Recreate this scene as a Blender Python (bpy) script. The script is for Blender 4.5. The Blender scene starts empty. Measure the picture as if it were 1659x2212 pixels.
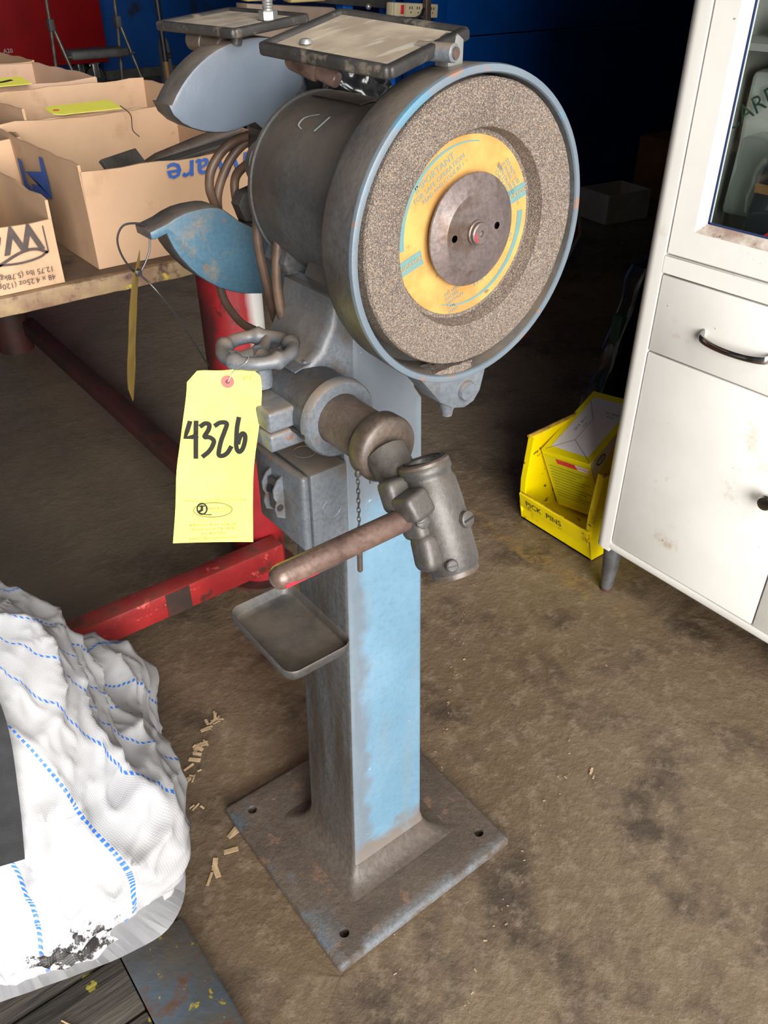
import bpy, bmesh, math, random
from mathutils import Vector, Matrix, noise
random.seed(7)
R = math.radians
SC = bpy.context.scene
COL = SC.collection

# ------------------------------------------------------------------ camera, world, lights, exposure
cd = bpy.data.cameras.new('camera')
cam = bpy.data.objects.new('camera', cd); COL.objects.link(cam); SC.camera = cam
cd.sensor_fit = 'VERTICAL'; cd.sensor_height = 36.0; cd.lens = 1785.86 / 2212 * 36.0
cd.clip_start = 0.02; cd.clip_end = 100
yaw, pitch, roll = 0.9132, 0.60247, -0.00396
f = Vector((math.cos(pitch) * math.cos(yaw), math.cos(pitch) * math.sin(yaw), -math.sin(pitch)))
r0 = f.cross(Vector((0, 0, 1))).normalized(); u0 = r0.cross(f)
r1 = math.cos(roll) * r0 + math.sin(roll) * u0; u1 = -math.sin(roll) * r0 + math.cos(roll) * u0
mw = Matrix((r1, u1, -f)).transposed().to_4x4(); mw.translation = (-0.32297, -0.52678, 1.25)
cam.matrix_world = mw

wd = bpy.data.worlds.new('sky'); SC.world = wd; wd.use_nodes = True
wd.node_tree.nodes['Background'].inputs[0].default_value = (0.96, 0.98, 1.0, 1)
wd.node_tree.nodes['Background'].inputs[1].default_value = 1.0

def area(name, loc, target, sx, sy, energy, col=(1, 1, 1)):
    l = bpy.data.lights.new(name, 'AREA'); l.shape = 'RECTANGLE'; l.size = sx; l.size_y = sy
    l.energy = energy; l.color = col
    o = bpy.data.objects.new(name, l); COL.objects.link(o); o.location = loc
    o.rotation_euler = (Vector(target) - Vector(loc)).to_track_quat('-Z', 'Y').to_euler(); return o
# daylight through the open loading door behind the camera, and an overhead fill added to brighten the scene from above
area('door_daylight', (-1.5, -4.6, 1.9), (0.3, 0.6, 0.5), 3.6, 3.2, 430, (1.0, 0.98, 0.95))
area('top_fill', (-0.3, -2.6, 3.85), (0.2, 0.3, 0.6), 1.6, 1.6, 90, (1.0, 0.98, 0.95))
SC.view_settings.view_transform = 'Standard'; SC.view_settings.look = 'None'
SC.view_settings.gamma = 1.0; SC.view_settings.use_curve_mapping = False
SC.view_settings.exposure = 0.75

# ------------------------------------------------------------------ materials
def lin(c):
    return tuple(((x / 255) / 12.92 if x / 255 <= 0.04045 else ((x / 255 + 0.055) / 1.055) ** 2.4) for x in c) + (1,)

class NT:
    def __init__(s, name):
        s.m = bpy.data.materials.new(name); s.m.use_nodes = True; s.t = s.m.node_tree
        s.b = s.t.nodes['Principled BSDF']; s.tc = s.t.nodes.new('ShaderNodeTexCoord')
    def n(s, typ, ins=None, **kw):
        x = s.t.nodes.new(typ)
        for k, v in kw.items(): setattr(x, k, v)
        for k, v in (ins or {}).items():
            if hasattr(v, 'is_output') or isinstance(v, bpy.types.NodeSocket): s.t.links.new(v, x.inputs[k])
            else: x.inputs[k].default_value = v
        return x
    def noise(s, scale, detail=4, rough=0.55, vec=None, dist=0.0):
        return s._c(s.n('ShaderNodeTexNoise', {'Vector': vec or s.tc.outputs['Object'], 'Scale': scale, 'Detail': detail, 'Roughness': rough, 'Distortion': dist}).outputs['Fac'], True)
    def _c(s, f_, _=None):      # widen the noise contrast about its mean
        x = s.t.nodes.new('ShaderNodeMath'); x.operation = 'MULTIPLY_ADD'; x.use_clamp = True
        s.t.links.new(f_, x.inputs[0]); x.inputs[1].default_value = 1.55; x.inputs[2].default_value = -0.275
        return x.outputs[0]
    def ramp(s, fac, lo, hi):
        return s.n('ShaderNodeMapRange', {'Value': fac, 'From Min': lo, 'From Max': hi}).outputs[0]
    def mix(s, fac, a, b):
        x = s.t.nodes.new('ShaderNodeMix'); x.data_type = 'RGBA'
        for i, v in ((0, fac), (6, a), (7, b)):
            if isinstance(v, bpy.types.NodeSocket): s.t.links.new(v, x.inputs[i])
            else: x.inputs[i].default_value = v
        return x.outputs[2]
    def math(s, op, a, b=0.0, clamp=False):
        x = s.t.nodes.new('ShaderNodeMath'); x.operation = op; x.use_clamp = clamp
        for i, v in ((0, a), (1, b)):
            if isinstance(v, bpy.types.NodeSocket): s.t.links.new(v, x.inputs[i])
            else: x.inputs[i].default_value = v
        return x.outputs[0]
    def xyz(s, out='Object'):
        return s.n('ShaderNodeSeparateXYZ', {'Vector': s.tc.outputs[out]}).outputs
    def set(s, **kw):
        for k, v in kw.items():
            i = s.b.inputs[k.replace('_', ' ')]
            if isinstance(v, bpy.types.NodeSocket): s.t.links.new(v, i)
            else: i.default_value = v
        return s
    def bump(s, h, strength, dist=0.002):
        b = s.n('ShaderNodeBump', {'Height': h, 'Strength': strength, 'Distance': dist})
        s.t.links.new(b.outputs[0], s.b.inputs['Normal'])

def mat(name, c1, c2=None, scale=8, rough=0.6, metal=0.0, spots=(), bump=None, dust=None, vec_scale=None, grain=0.0):
    """two-tone noise colour, extra spot layers (colour, scale, lo, hi), settled dust on upward faces, fine relief"""
    t = NT(name)
    vec = None
    if vec_scale:
        vec = t.n('ShaderNodeMapping', {'Vector': t.tc.outputs['Object'], 'Scale': vec_scale}).outputs[0]
    col = lin(c1)
    if c2: col = t.mix(t.ramp(t.noise(scale, 5, 0.6, vec), 0.32, 0.68), lin(c1), lin(c2))
    for (sc, ss, lo, hi) in spots:
        col = t.mix(t.ramp(t.noise(ss, 6, 0.65, vec), lo, hi), col, lin(sc))
    if grain:
        g = t.noise(230, 3, 0.7, vec); col = t.mix(t.math('MULTIPLY', t.ramp(g, 0.35, 0.8), grain), col, lin(tuple(int(q * 0.72) for q in c1)))
    if dust:
        nz = t.n('ShaderNodeSeparateXYZ', {'Vector': t.n('ShaderNodeNewGeometry').outputs['Normal']}).outputs[2]
        fac = t.math('MULTIPLY', t.ramp(nz, 0.1, 0.85), t.ramp(t.noise(14, 5), 0.15, 0.6))
        col = t.mix(t.math('MULTIPLY', fac, dust[1]), col, lin(dust[0]))
    t.set(Base_Color=col, Roughness=rough, Metallic=metal)
    if bump: t.bump(t.noise(bump[0], 6, 0.6, vec), bump[1], bump[2] if len(bump) > 2 else 0.002)
    return t.m

DUST = ((118, 105, 92), 0.95)
MT = {}
MT['grey_paint'] = mat('grey_enamel', (86, 91, 97), (102, 107, 113), 9, 0.42, 0, [((82, 74, 66), 13, 0.55, 0.75), ((128, 84, 62), 30, 0.73, 0.78)], (60, 0.25), DUST, grain=0.55)
MT['dark_paint'] = mat('grimy_dark_enamel', (60, 61, 62), (76, 77, 78), 10, 0.45, 0, [((58, 50, 43), 9, 0.5, 0.75)], (70, 0.3), ((112, 100, 88), 0.7), grain=0.55)
MT['fin_grey'] = mat('pale_grey_blue_enamel', (84, 93, 104), (92, 101, 112), 5, 0.42, 0, [((76, 78, 80), 7, 0.62, 0.8), ((150, 158, 166), 60, 0.84, 0.88)], (90, 0.12), DUST)
MT['fin_blue'] = mat('worn_blue_enamel', (66, 99, 117), (57, 88, 106), 8, 0.45, 0, [((104, 100, 92), 14, 0.57, 0.72), ((112, 84, 64), 24, 0.66, 0.72), ((66, 92, 108), 40, 0.7, 0.76)], (90, 0.15), DUST, grain=0.55)
MT['oily_steel'] = mat('oily_brown_steel', (72, 62, 55), (92, 79, 69), 9, 0.44, 0.1, [((70, 60, 54), 16, 0.55, 0.75)], (120, 0.12), grain=0.55)
MT['rod_steel'] = mat('worn_rod_steel', (98, 78, 70), (120, 98, 88), 12, 0.35, 0.3, [((82, 64, 58), 22, 0.56, 0.7)], (150, 0.1), grain=0.55)
MT['dark_iron'] = mat('greasy_dark_iron', (56, 54, 52), (72, 69, 66), 14, 0.46, 0.1, [((58, 52, 48), 20, 0.55, 0.75)], (45, 0.4), ((100, 92, 84), 0.5), grain=0.55)
MT['bright_steel'] = mat('dull_zinc_steel', (150, 148, 146), (172, 170, 166), 20, 0.35, 0.7, [((104, 94, 84), 30, 0.6, 0.75)])
MT['flange_steel'] = mat('turned_flange_steel', (104, 92, 90), (122, 110, 106), 18, 0.4, 0.45, [((96, 78, 66), 22, 0.55, 0.72)], (160, 0.1), grain=0.55)
MT['cord'] = mat('brown_rubber_cord', (74, 56, 45), (96, 75, 60), 30, 0.5)
MT['black_rubber'] = mat('black_plastic', (26, 26, 28), (38, 38, 40), 20, 0.45)
MT['wrap'] = mat('glossy_black_film', (16, 17, 19), (24, 25, 28), 20, 0.18)
MT['bakelite'] = mat('shield_frame_black', (40, 38, 37), (58, 55, 53), 22, 0.5, 0.1, [((108, 98, 86), 26, 0.58, 0.74)], (120, 0.2))
MT['chalk'] = mat('pale_chalk', (186, 192, 192))
MT['ink'] = mat('black_marker_ink', (20, 17, 14), rough=0.85)
MT['brown_ink'] = mat('brown_print_ink', (110, 100, 30))
MT['red_eyelet'] = mat('red_paper_ring', (214, 88, 82), (200, 78, 74), 60)
MT['tag'] = mat('yellow_tag_card', (232, 226, 96), (228, 221, 84), 20, 0.6)
MT['tag_old'] = mat('aged_tag_card', (206, 178, 96), (188, 160, 84), 30, 0.7)
MT['card'] = mat('corrugated_card', (172, 139, 109), (180, 148, 118), 6, 0.8, 0, [((154, 120, 91), 9, 0.62, 0.9), ((132, 104, 80), 16, 0.78, 0.95)], (300, 0.06))
MT['card_pink'] = mat('pinkish_card', (182, 148, 123), (190, 157, 132), 6, 0.8, 0, [((158, 122, 94), 9, 0.62, 0.9)], (300, 0.06))
MT['card_print'] = mat('dark_card_print', (62, 52, 50), (72, 62, 58), 50, 0.8)
MT['blue_print'] = mat('blue_card_print', (38, 76, 148), (46, 84, 156), 40, 0.8)
MT['red_paint'] = mat('red_enamel', (160, 42, 42), (140, 34, 36), 12, 0.4, 0, [((84, 44, 38), 14, 0.6, 0.7), ((206, 92, 84), 30, 0.66, 0.76)], (80, 0.2), ((110, 84, 72), 0.45))
MT['dark_red'] = mat('dark_rusty_red', (84, 40, 36), (66, 40, 34), 10, 0.6, 0, [((48, 38, 32), 9, 0.5, 0.7)], (60, 0.3))
MT['rusty_edge'] = mat('rusty_cream_edge', (142, 120, 88), (112, 84, 66), 16, 0.6, 0, [((78, 54, 46), 20, 0.55, 0.68), ((178, 156, 60), 26, 0.68, 0.74)], (70, 0.4))
MT['bench_top'] = mat('stained_bench_top', (110, 88, 68), (84, 66, 52), 8, 0.7, 0, [((56, 44, 38), 12, 0.55, 0.72)], (50, 0.3))
MT['white_paint'] = mat('cream_white_enamel', (222, 219, 212), (230, 228, 222), 4, 0.3, 0, [((196, 180, 156), 7, 0.68, 0.84), ((128, 112, 96), 55, 0.82, 0.85), ((150, 92, 58), 38, 0.83, 0.86)], (20, 0.04))
MT['cab_inside'] = mat('cabinet_lining', (150, 148, 142), (138, 136, 130), 6, 0.5)
MT['rust_strip'] = mat('rust_stained_reveal', (150, 128, 116), (206, 196, 184), 22, 0.4, 0, [((112, 84, 70), 40, 0.6, 0.7)])
MT['chrome'] = mat('chrome', (170, 170, 170), rough=0.16, metal=1.0)
MT['leg_steel'] = mat('galvanised_leg', (116, 118, 120), (92, 92, 92), 16, 0.4, 0.6, [((112, 70, 54), 22, 0.66, 0.76)])
MT['bin_yellow'] = mat('yellow_bin_enamel', (232, 208, 0), (222, 196, 0), 7, 0.36, 0, [((148, 112, 10), 14, 0.64, 0.78), ((96, 70, 24), 26, 0.7, 0.76)], (30, 0.08))
MT['bin_wear'] = mat('worn_bin_lip', (176, 138, 40), (120, 92, 50), 40, 0.6, 0, [((206, 184, 20), 30, 0.55, 0.65)])
MT['carton_yellow'] = mat('glossy_yellow_carton', (232, 214, 10), (226, 206, 6), 10, 0.35)
MT['carton_green'] = mat('yellow_green_print', (204, 198, 30), (196, 190, 24), 30, 0.4)
MT['carton_white'] = mat('white_carton', (220, 216, 226), (212, 206, 214), 6, 0.5)
MT['carton_red'] = mat('red_print', (206, 40, 56), rough=0.5)
MT['navy'] = mat('navy_print', (38, 52, 92), rough=0.5)
MT['blue_wall'] = mat('blue_wall_paint', (0, 74, 150), (0, 64, 134), 3, 0.5, 0, [((36, 42, 48), 2.2, 0.66, 0.8)])
MT['blue_steel'] = mat('blue_machine_enamel', (0, 66, 140), (0, 58, 124), 3, 0.4, 0, [((18, 30, 48), 3, 0.6, 0.8)])
MT['blue_bright'] = mat('bright_blue_enamel', (20, 92, 180), (14, 82, 164), 6, 0.4)
MT['red_cab'] = mat('red_cabinet_enamel', (150, 8, 14), (136, 6, 12), 3, 0.45, 0, [((110, 20, 20), 5, 0.6, 0.8)])
MT['chair_grey'] = mat('chair_tube_grey', (124, 120, 108), (96, 92, 84), 20, 0.4, 0.4)
MT['seat_grey'] = mat('grey_seat', (92, 92, 92), (74, 74, 72), 10, 0.6)
MT['cream'] = mat('cream_plastic', (206, 192, 160), (196, 182, 148), 10, 0.5)
MT['beige'] = mat('beige_enamel', (188, 166, 104), (176, 156, 110), 6, 0.5)
MT['drab'] = mat('drab_brown_panel', (116, 100, 88), (134, 116, 102), 8, 0.6)
MT['wall_drab'] = mat('sheet_wall', (70, 72, 74), (60, 62, 64), 2, 0.7)
MT['ceil'] = mat('roof_sheet', (88, 86, 82), (76, 74, 70), 2, 0.8)
MT['white_card'] = mat('white_carton_dull', (206, 200, 190), (190, 180, 168), 6, 0.8)
MT['brown_card'] = mat('brown_carton', (148, 108, 66), (130, 96, 58), 6, 0.8)
MT['webbing'] = mat('dark_grey_webbing', (58, 58, 60), (48, 48, 50), 40, 0.7, 0, (), (500, 0.3))
MT['paper_bag'] = mat('grey_white_paper', (196, 198, 192), (184, 186, 180), 6, 0.7)
MT['green_print'] = mat('dark_green_print', (22, 62, 48), rough=0.6)
MT['dark_block'] = mat('dark_plastic_block', (44, 48, 54), (36, 40, 44), 10, 0.4)
MT['olive'] = mat('olive_yellow_plastic', (150, 146, 40), (136, 132, 34), 8, 0.5)
MT['shaving'] = mat('wood_shaving', (178, 152, 118), (150, 126, 96), 60, 0.8)
MT['tie'] = mat('black_nylon_tie', (34, 34, 36), rough=0.35)
MT['wire'] = mat('tag_wire', (196, 196, 190), rough=0.3, metal=0.8)

def m_column_blue():
    t = NT('blue_front_paint'); x, y, z = t.xyz()
    n1 = t.noise(7, 5); n2 = t.noise(26, 5); n3 = t.noise(60, 6, 0.7)
    col = t.mix(t.ramp(n1, 0.3, 0.7), lin((92, 124, 144)), lin((104, 134, 154)))
    # older grey coat left uncovered near the top and along the left corner
    up = t.math('ADD', t.ramp(z, 0.66, 0.80), t.math('MULTIPLY', t.math('SUBTRACT', n1, 0.5), 1.6))
    lf = t.math('ADD', t.ramp(x, 0.150, 0.122), t.math('MULTIPLY', t.math('SUBTRACT', n2, 0.5), 1.2))
    g = t.math('MAXIMUM', t.ramp(up, 0.3, 0.7), t.math('MULTIPLY', t.ramp(lf, 0.2, 0.7), 0.85))
    col = t.mix(g, col, lin((98, 104, 111)))
    bl = t.math('MULTIPLY', t.ramp(t.noise(9, 3, 0.5), 0.5, 0.62), t.ramp(z, 0.9, 0.95))
    col = t.mix(bl, col, lin((66, 104, 126)))
    low = t.math('ADD', t.ramp(z, 0.115, 0.05), t.math('MULTIPLY', t.math('SUBTRACT', n2, 0.5), 0.9))
    col = t.mix(t.ramp(low, 0.35, 0.75), col, lin((108, 98, 90)))
    col = t.mix(t.ramp(n3, 0.80, 0.84), col, lin((132, 98, 78)))
    col = t.mix(t.ramp(t.noise(45, 6, 0.7), 0.80, 0.84), col, lin((170, 194, 210)))
    st = t.n('ShaderNodeMapping', {'Vector': t.tc.outputs['Object'], 'Scale': (30, 30, 4)}).outputs[0]
    col = t.mix(t.math('MULTIPLY', t.ramp(t.noise(1, 4, 0.6, st), 0.56, 0.72), 0.4), col, lin((108, 124, 132)))
    col = t.mix(t.math('MULTIPLY', t.ramp(t.noise(120, 4, 0.7), 0.45, 0.85), 0.35), col, lin((76, 98, 112)))
    t.set(Base_Color=col, Roughness=0.42); t.bump(t.noise(40, 6), 0.25); return t.m
MT['column_blue'] = m_column_blue()

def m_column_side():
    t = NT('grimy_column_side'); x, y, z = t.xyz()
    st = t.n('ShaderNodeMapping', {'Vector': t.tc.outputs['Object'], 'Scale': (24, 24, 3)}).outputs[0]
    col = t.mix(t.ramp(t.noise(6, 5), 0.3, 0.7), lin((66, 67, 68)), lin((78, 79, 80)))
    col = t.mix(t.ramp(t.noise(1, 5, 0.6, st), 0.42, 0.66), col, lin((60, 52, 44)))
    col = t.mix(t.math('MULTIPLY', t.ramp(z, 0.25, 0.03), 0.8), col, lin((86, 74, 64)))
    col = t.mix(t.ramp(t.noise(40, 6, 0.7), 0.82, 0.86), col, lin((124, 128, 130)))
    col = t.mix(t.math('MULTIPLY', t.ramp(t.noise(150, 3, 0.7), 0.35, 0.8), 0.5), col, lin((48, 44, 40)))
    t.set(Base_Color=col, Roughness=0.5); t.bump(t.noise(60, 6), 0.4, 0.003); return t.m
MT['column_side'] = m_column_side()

def m_base():
    t = NT('dirty_base_plate'); x, y, z = t.xyz()
    col = t.mix(t.ramp(t.noise(9, 6), 0.3, 0.7), lin((80, 68, 58)), lin((98, 84, 72)))
    col = t.mix(t.ramp(t.noise(22, 6, 0.65), 0.62, 0.72), col, lin((124, 96, 76)))
    col = t.mix(t.ramp(t.noise(30, 6, 0.7), 0.80, 0.84), col, lin((120, 132, 122)))
    edge = t.math('MULTIPLY', t.ramp(y, 0.022, 0.004), t.ramp(t.noise(16, 5, 0.6), 0.36, 0.55))
    col = t.mix(edge, col, lin((112, 116, 120)))
    col = t.mix(t.math('MULTIPLY', t.ramp(z, 0.009, 0.002), t.ramp(t.noise(20, 4), 0.42, 0.6)), col, lin((146, 104, 72)))
    col = t.mix(t.math('MULTIPLY', t.ramp(x, 0.05, 0.0), t.ramp(t.noise(16, 5, 0.6), 0.5, 0.64)), col, lin((86, 96, 102)))
    col = t.mix(t.math('MULTIPLY', t.ramp(t.noise(170, 3, 0.7), 0.3, 0.8), 0.5), col, lin((58, 50, 44)))
    t.set(Base_Color=col, Roughness=0.6); t.bump(t.noise(60, 8, 0.75), 0.7, 0.004); return t.m
MT['base'] = m_base()

def m_guard_rim():
    t = NT('chipped_guard_rim')
    col = t.mix(t.ramp(t.noise(9, 4), 0.3, 0.7), lin((98, 107, 115)), lin((88, 99, 108)))
    col = t.mix(t.ramp(t.noise(14, 5), 0.6, 0.68), col, lin((78, 112, 130)))
    col = t.mix(t.ramp(t.noise(24, 6, 0.7), 0.62, 0.66), col, lin((124, 96, 82)))
    col = t.mix(t.ramp(t.noise(17, 6, 0.7), 0.80, 0.84), col, lin((176, 180, 120)))
    t.set(Base_Color=col, Roughness=0.42); t.bump(t.noise(60, 6), 0.2); return t.m
MT['rim'] = m_guard_rim()

def m_wheel():
    t = NT('abrasive_grit')
    col = t.mix(t.ramp(t.noise(24, 4), 0.3, 0.7), lin((90, 80, 73)), lin((105, 94, 85)))
    v = t.n('ShaderNodeTexVoronoi', {'Vector': t.tc.outputs['Object'], 'Scale': 1300.0})
    hsv = t.n('ShaderNodeSeparateXYZ', {'Vector': v.outputs['Color']}).outputs
    col = t.mix(t.ramp(hsv[0], 0.62, 0.9), col, lin((140, 130, 119)))
    col = t.mix(t.ramp(hsv[1], 0.62, 0.9), col, lin((72, 62, 56)))
    col = t.mix(t.ramp(hsv[2], 0.86, 0.92), col, lin((140, 114, 90)))
    t.set(Base_Color=col, Roughness=0.8)
    t.bump(v.outputs['Distance'], 0.7, 0.0012); return t.m
MT['wheel'] = m_wheel()

MT['wheel_label'] = mat('stained_yellow_blotter', (178, 138, 74), (162, 116, 60), 26, 0.7, 0, [((170, 118, 52), 34, 0.58, 0.74), ((120, 88, 52), 60, 0.68, 0.76)], (200, 0.1))
MT['label_blue'] = mat('pale_blue_print', (84, 118, 120), (92, 122, 118), 80, 0.7)

def m_floor():
    t = NT('oily_concrete'); x, y, z = t.xyz()
    n1 = t.noise(1.3, 6, 0.6); n2 = t.noise(5, 8, 0.65); n3 = t.noise(28, 8, 0.7)
    col = t.mix(t.ramp(n1, 0.35, 0.65), lin((100, 84, 66)), lin((120, 103, 83)))
    col = t.mix(t.ramp(n2, 0.5, 0.72), col, lin((72, 60, 49)))
    col = t.mix(t.math('MULTIPLY', t.ramp(n3, 0.52, 0.7), 0.5), col, lin((138, 122, 102)))
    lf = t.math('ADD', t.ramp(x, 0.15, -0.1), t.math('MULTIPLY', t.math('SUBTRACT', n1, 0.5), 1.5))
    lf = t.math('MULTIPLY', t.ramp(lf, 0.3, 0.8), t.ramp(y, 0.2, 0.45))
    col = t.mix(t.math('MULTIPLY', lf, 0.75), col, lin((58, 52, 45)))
    far = t.math('MULTIPLY', t.ramp(y, 0.85, 1.2), t.ramp(x, 1.9, 1.0))
    col = t.mix(t.math('MULTIPLY', far, 0.6), col, lin((128, 116, 98)))  # floor behind the bench leg painted lighter, standing in for light there
    yl = t.math('MULTIPLY', t.math('MULTIPLY', t.ramp(t.math('ABSOLUTE', t.math('SUBTRACT', x, 0.965)), 0.034, 0.024), t.ramp(y, 0.85, 0.6)), t.ramp(n3, 0.40, 0.62))
    col = t.mix(t.math('MULTIPLY', t.math('MULTIPLY', yl, t.ramp(y, 0.15, 0.42)), 0.6), col, lin((138, 108, 64)))
    spk = t.noise(150, 3, 0.6)
    col = t.mix(t.ramp(spk, 0.86, 0.90), col, lin((158, 146, 128)))
    t.set(Base_Color=col, Roughness=t.ramp(n2, 0.2, 1.4))
    t.set(Roughness=0.72)
    h = t.math('ADD', t.math('MULTIPLY', n3, 0.8), t.math('ADD', n2, t.math('MULTIPLY', t.noise(90, 4), 0.35)))
    t.bump(h, 0.55, 0.006); return t.m
MT['floor'] = m_floor()

def m_post():
    t = NT('red_post_with_white_patch'); x, y, z = t.xyz()
    col = t.mix(t.ramp(t.noise(12, 5), 0.35, 0.7), lin((158, 34, 40)), lin((132, 30, 35)))
    col = t.mix(t.ramp(t.noise(18, 6, 0.7), 0.62, 0.7), col, lin((74, 34, 32)))
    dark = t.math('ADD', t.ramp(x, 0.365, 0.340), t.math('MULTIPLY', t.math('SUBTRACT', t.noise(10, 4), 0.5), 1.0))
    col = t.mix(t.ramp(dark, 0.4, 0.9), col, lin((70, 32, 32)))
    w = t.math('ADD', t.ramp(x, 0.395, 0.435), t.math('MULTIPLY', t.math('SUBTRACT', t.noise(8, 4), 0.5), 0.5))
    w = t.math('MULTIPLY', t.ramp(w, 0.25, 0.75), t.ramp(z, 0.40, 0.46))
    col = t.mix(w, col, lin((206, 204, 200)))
    t.set(Base_Color=col, Roughness=0.38); t.bump(t.noise(70, 5), 0.15); return t.m
MT['post'] = m_post()

def m_wood():
    t = NT('black_oily_timber')
    v = t.n('ShaderNodeMapping', {'Vector': t.tc.outputs['Object'], 'Scale': (3, 40, 20)}).outputs[0]
    n = t.noise(1.6, 8, 0.65, v, 0.4)
    col = t.mix(t.ramp(n, 0.35, 0.7), lin((40, 36, 31)), lin((76, 69, 60)))
    col = t.mix(t.ramp(t.noise(18, 4), 0.74, 0.77), col, lin((150, 140, 50)))
    t.set(Base_Color=col, Roughness=0.7); t.bump(n, 0.7, 0.006); return t.m
MT['wood'] = m_wood()
MT['edge_steel'] = mat('flaking_painted_steel', (92, 82, 70), (78, 82, 84), 9, 0.55, 0, [((74, 92, 106), 7, 0.52, 0.66), ((170, 150, 48), 46, 0.70, 0.76), ((96, 70, 52), 14, 0.58, 0.72)], (40, 0.5))

def m_bag():
    t = NT('woven_white_polypropylene')
    uv = t.tc.outputs['UV']; s = t.n('ShaderNodeSeparateXYZ', {'Vector': uv}).outputs
    u, v = s[0], s[1]                      # metres along the cloth
    col = t.mix(t.ramp(t.noise(6, 4), 0.3, 0.7), lin((176, 176, 179)), lin((168, 167, 167)))
    w1 = t.n('ShaderNodeTexWave', {'Vector': uv, 'Scale': 85.0, 'Distortion': 0.3}, bands_direction='X').outputs['Fac']
    w2 = t.n('ShaderNodeTexWave', {'Vector': uv, 'Scale': 85.0, 'Distortion': 0.3}, bands_direction='Y').outputs['Fac']
    wv = t.math('MULTIPLY', w1, w2)
    col = t.mix(t.math('MULTIPLY', t.ramp(wv, 0.5, 0.05), 0.22), col, lin((132, 132, 136)))
    d = t.math('ABSOLUTE', t.math('SUBTRACT', t.math('FRACT', t.math('MULTIPLY', t.math('SUBTRACT', u, 0.0345), 1 / 0.112)), 0.5))
    line = t.math('LESS_THAN', d, 0.027)
    dash = t.math('GREATER_THAN', t.math('FRACT', t.math('MULTIPLY', v, 1 / 0.0088)), 0.42)
    col = t.mix(t.math('MULTIPLY', line, dash), col, lin((46, 104, 190)))
    low = t.math('MULTIPLY', t.ramp(v, 0.12, 0.0), t.ramp(t.noise(10, 6, 0.7), 0.42, 0.75))
    col = t.mix(t.math('MULTIPLY', low, 0.6), col, lin((150, 132, 116)))
    p = t.n('ShaderNodeVectorMath', {0: uv, 1: (0.690, 0.066, 0)}, operation='DISTANCE').outputs['Value']
    blot = t.math('ADD', t.ramp(p, 0.075, 0.01), t.math('MULTIPLY', t.math('SUBTRACT', t.noise(42, 6, 0.7), 0.5), 2.6))
    col = t.mix(t.math('MULTIPLY', t.ramp(blot, 0.45, 0.62), t.ramp(p, 0.085, 0.06)), col, lin((34, 30, 28)))
    t.set(Base_Color=col, Roughness=0.5)
    t.bump(wv, 0.25, 0.001); return t.m
MT['bag'] = m_bag()

def m_glass(name, tint, fac, rough=0.02):
    m = bpy.data.materials.new(name); m.use_nodes = True; t = m.node_tree; t.nodes.clear()
    o = t.nodes.new('ShaderNodeOutputMaterial'); a = t.nodes.new('ShaderNodeBsdfTransparent'); g = t.nodes.new('ShaderNodeBsdfGlossy')
    x = t.nodes.new('ShaderNodeMixShader'); a.inputs[0].default_value = tint; g.inputs[1].default_value = rough
    fw = t.nodes.new('ShaderNodeLayerWeight'); fr = t.nodes.new('ShaderNodeMath'); fr.operation = 'POWER'; fr.inputs[1].default_value = 5.0
    t.links.new(fw.outputs['Facing'], fr.inputs[0])
    mm = t.nodes.new('ShaderNodeMath'); mm.operation = 'ADD'; mm.inputs[1].default_value = fac
    t.links.new(fr.outputs[0], mm.inputs[0]); t.links.new(mm.outputs[0], x.inputs[0])
    t.links.new(a.outputs[0], x.inputs[1]); t.links.new(g.outputs[0], x.inputs[2]); t.links.new(x.outputs[0], o.inputs[0]); return m
MT['glass'] = m_glass('window_glass', (0.9, 0.93, 0.92, 1), 0.02)
MT['film'] = m_glass('clear_film', (0.88, 0.9, 0.9, 1), 0.10, 0.12)
MT['dark_film'] = m_glass('dark_green_film', (0.42, 0.50, 0.46, 1), 0.12, 0.25)
def m_dusty_glass():
    t = NT('dust_caked_shield_glass')
    v = t.n('ShaderNodeMapping', {'Vector': t.tc.outputs['Object'], 'Scale': (18, 90, 30), 'Rotation': (0, 0, 0.5)}).outputs[0]
    col = t.mix(t.ramp(t.noise(22, 5), 0.35, 0.65), lin((176, 162, 142)), lin((150, 136, 119)))
    col = t.mix(t.math('MULTIPLY', t.ramp(t.noise(1, 3, 0.5, v), 0.58, 0.68), 0.5), col, lin((196, 190, 176)))
    t.set(Base_Color=col, Roughness=0.3); return t.m
MT['dusty_glass'] = m_dusty_glass()

# ------------------------------------------------------------------ mesh helpers
WORLD = {}
def frame(d, up=(0, 0, 1)):
    z = Vector(d).normalized(); x = Vector(up).cross(z)
    if x.length < 1e-4: x = Vector((1, 0, 0)).cross(z)
    x.normalize(); return Matrix((x, z.cross(x), z)).transposed()

def merge(bm, src, M=None):
    if M is not None: src.transform(M)
    me = bpy.data.meshes.new('tmp'); src.to_mesh(me); src.free(); bm.from_mesh(me); bpy.data.meshes.remove(me)

def box(bm, x0, x1, y0, y1, z0, z1, bev=0.0, seg=2, M=None):
    b = bmesh.new()
    v = [b.verts.new((x, y, z)) for z in (z0, z1) for (x, y) in ((x0, y0), (x1, y0), (x1, y1), (x0, y1))]
    for q in ((3, 2, 1, 0), (4, 5, 6, 7), (0, 1, 5, 4), (1, 2, 6, 5), (2, 3, 7, 6), (3, 0, 4, 7)): b.faces.new([v[i] for i in q])
    if bev > 0: bmesh.ops.bevel(b, geom=b.edges[:], offset=bev, segments=seg, affect='EDGES', profile=0.5)
    merge(bm, b, M)

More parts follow.
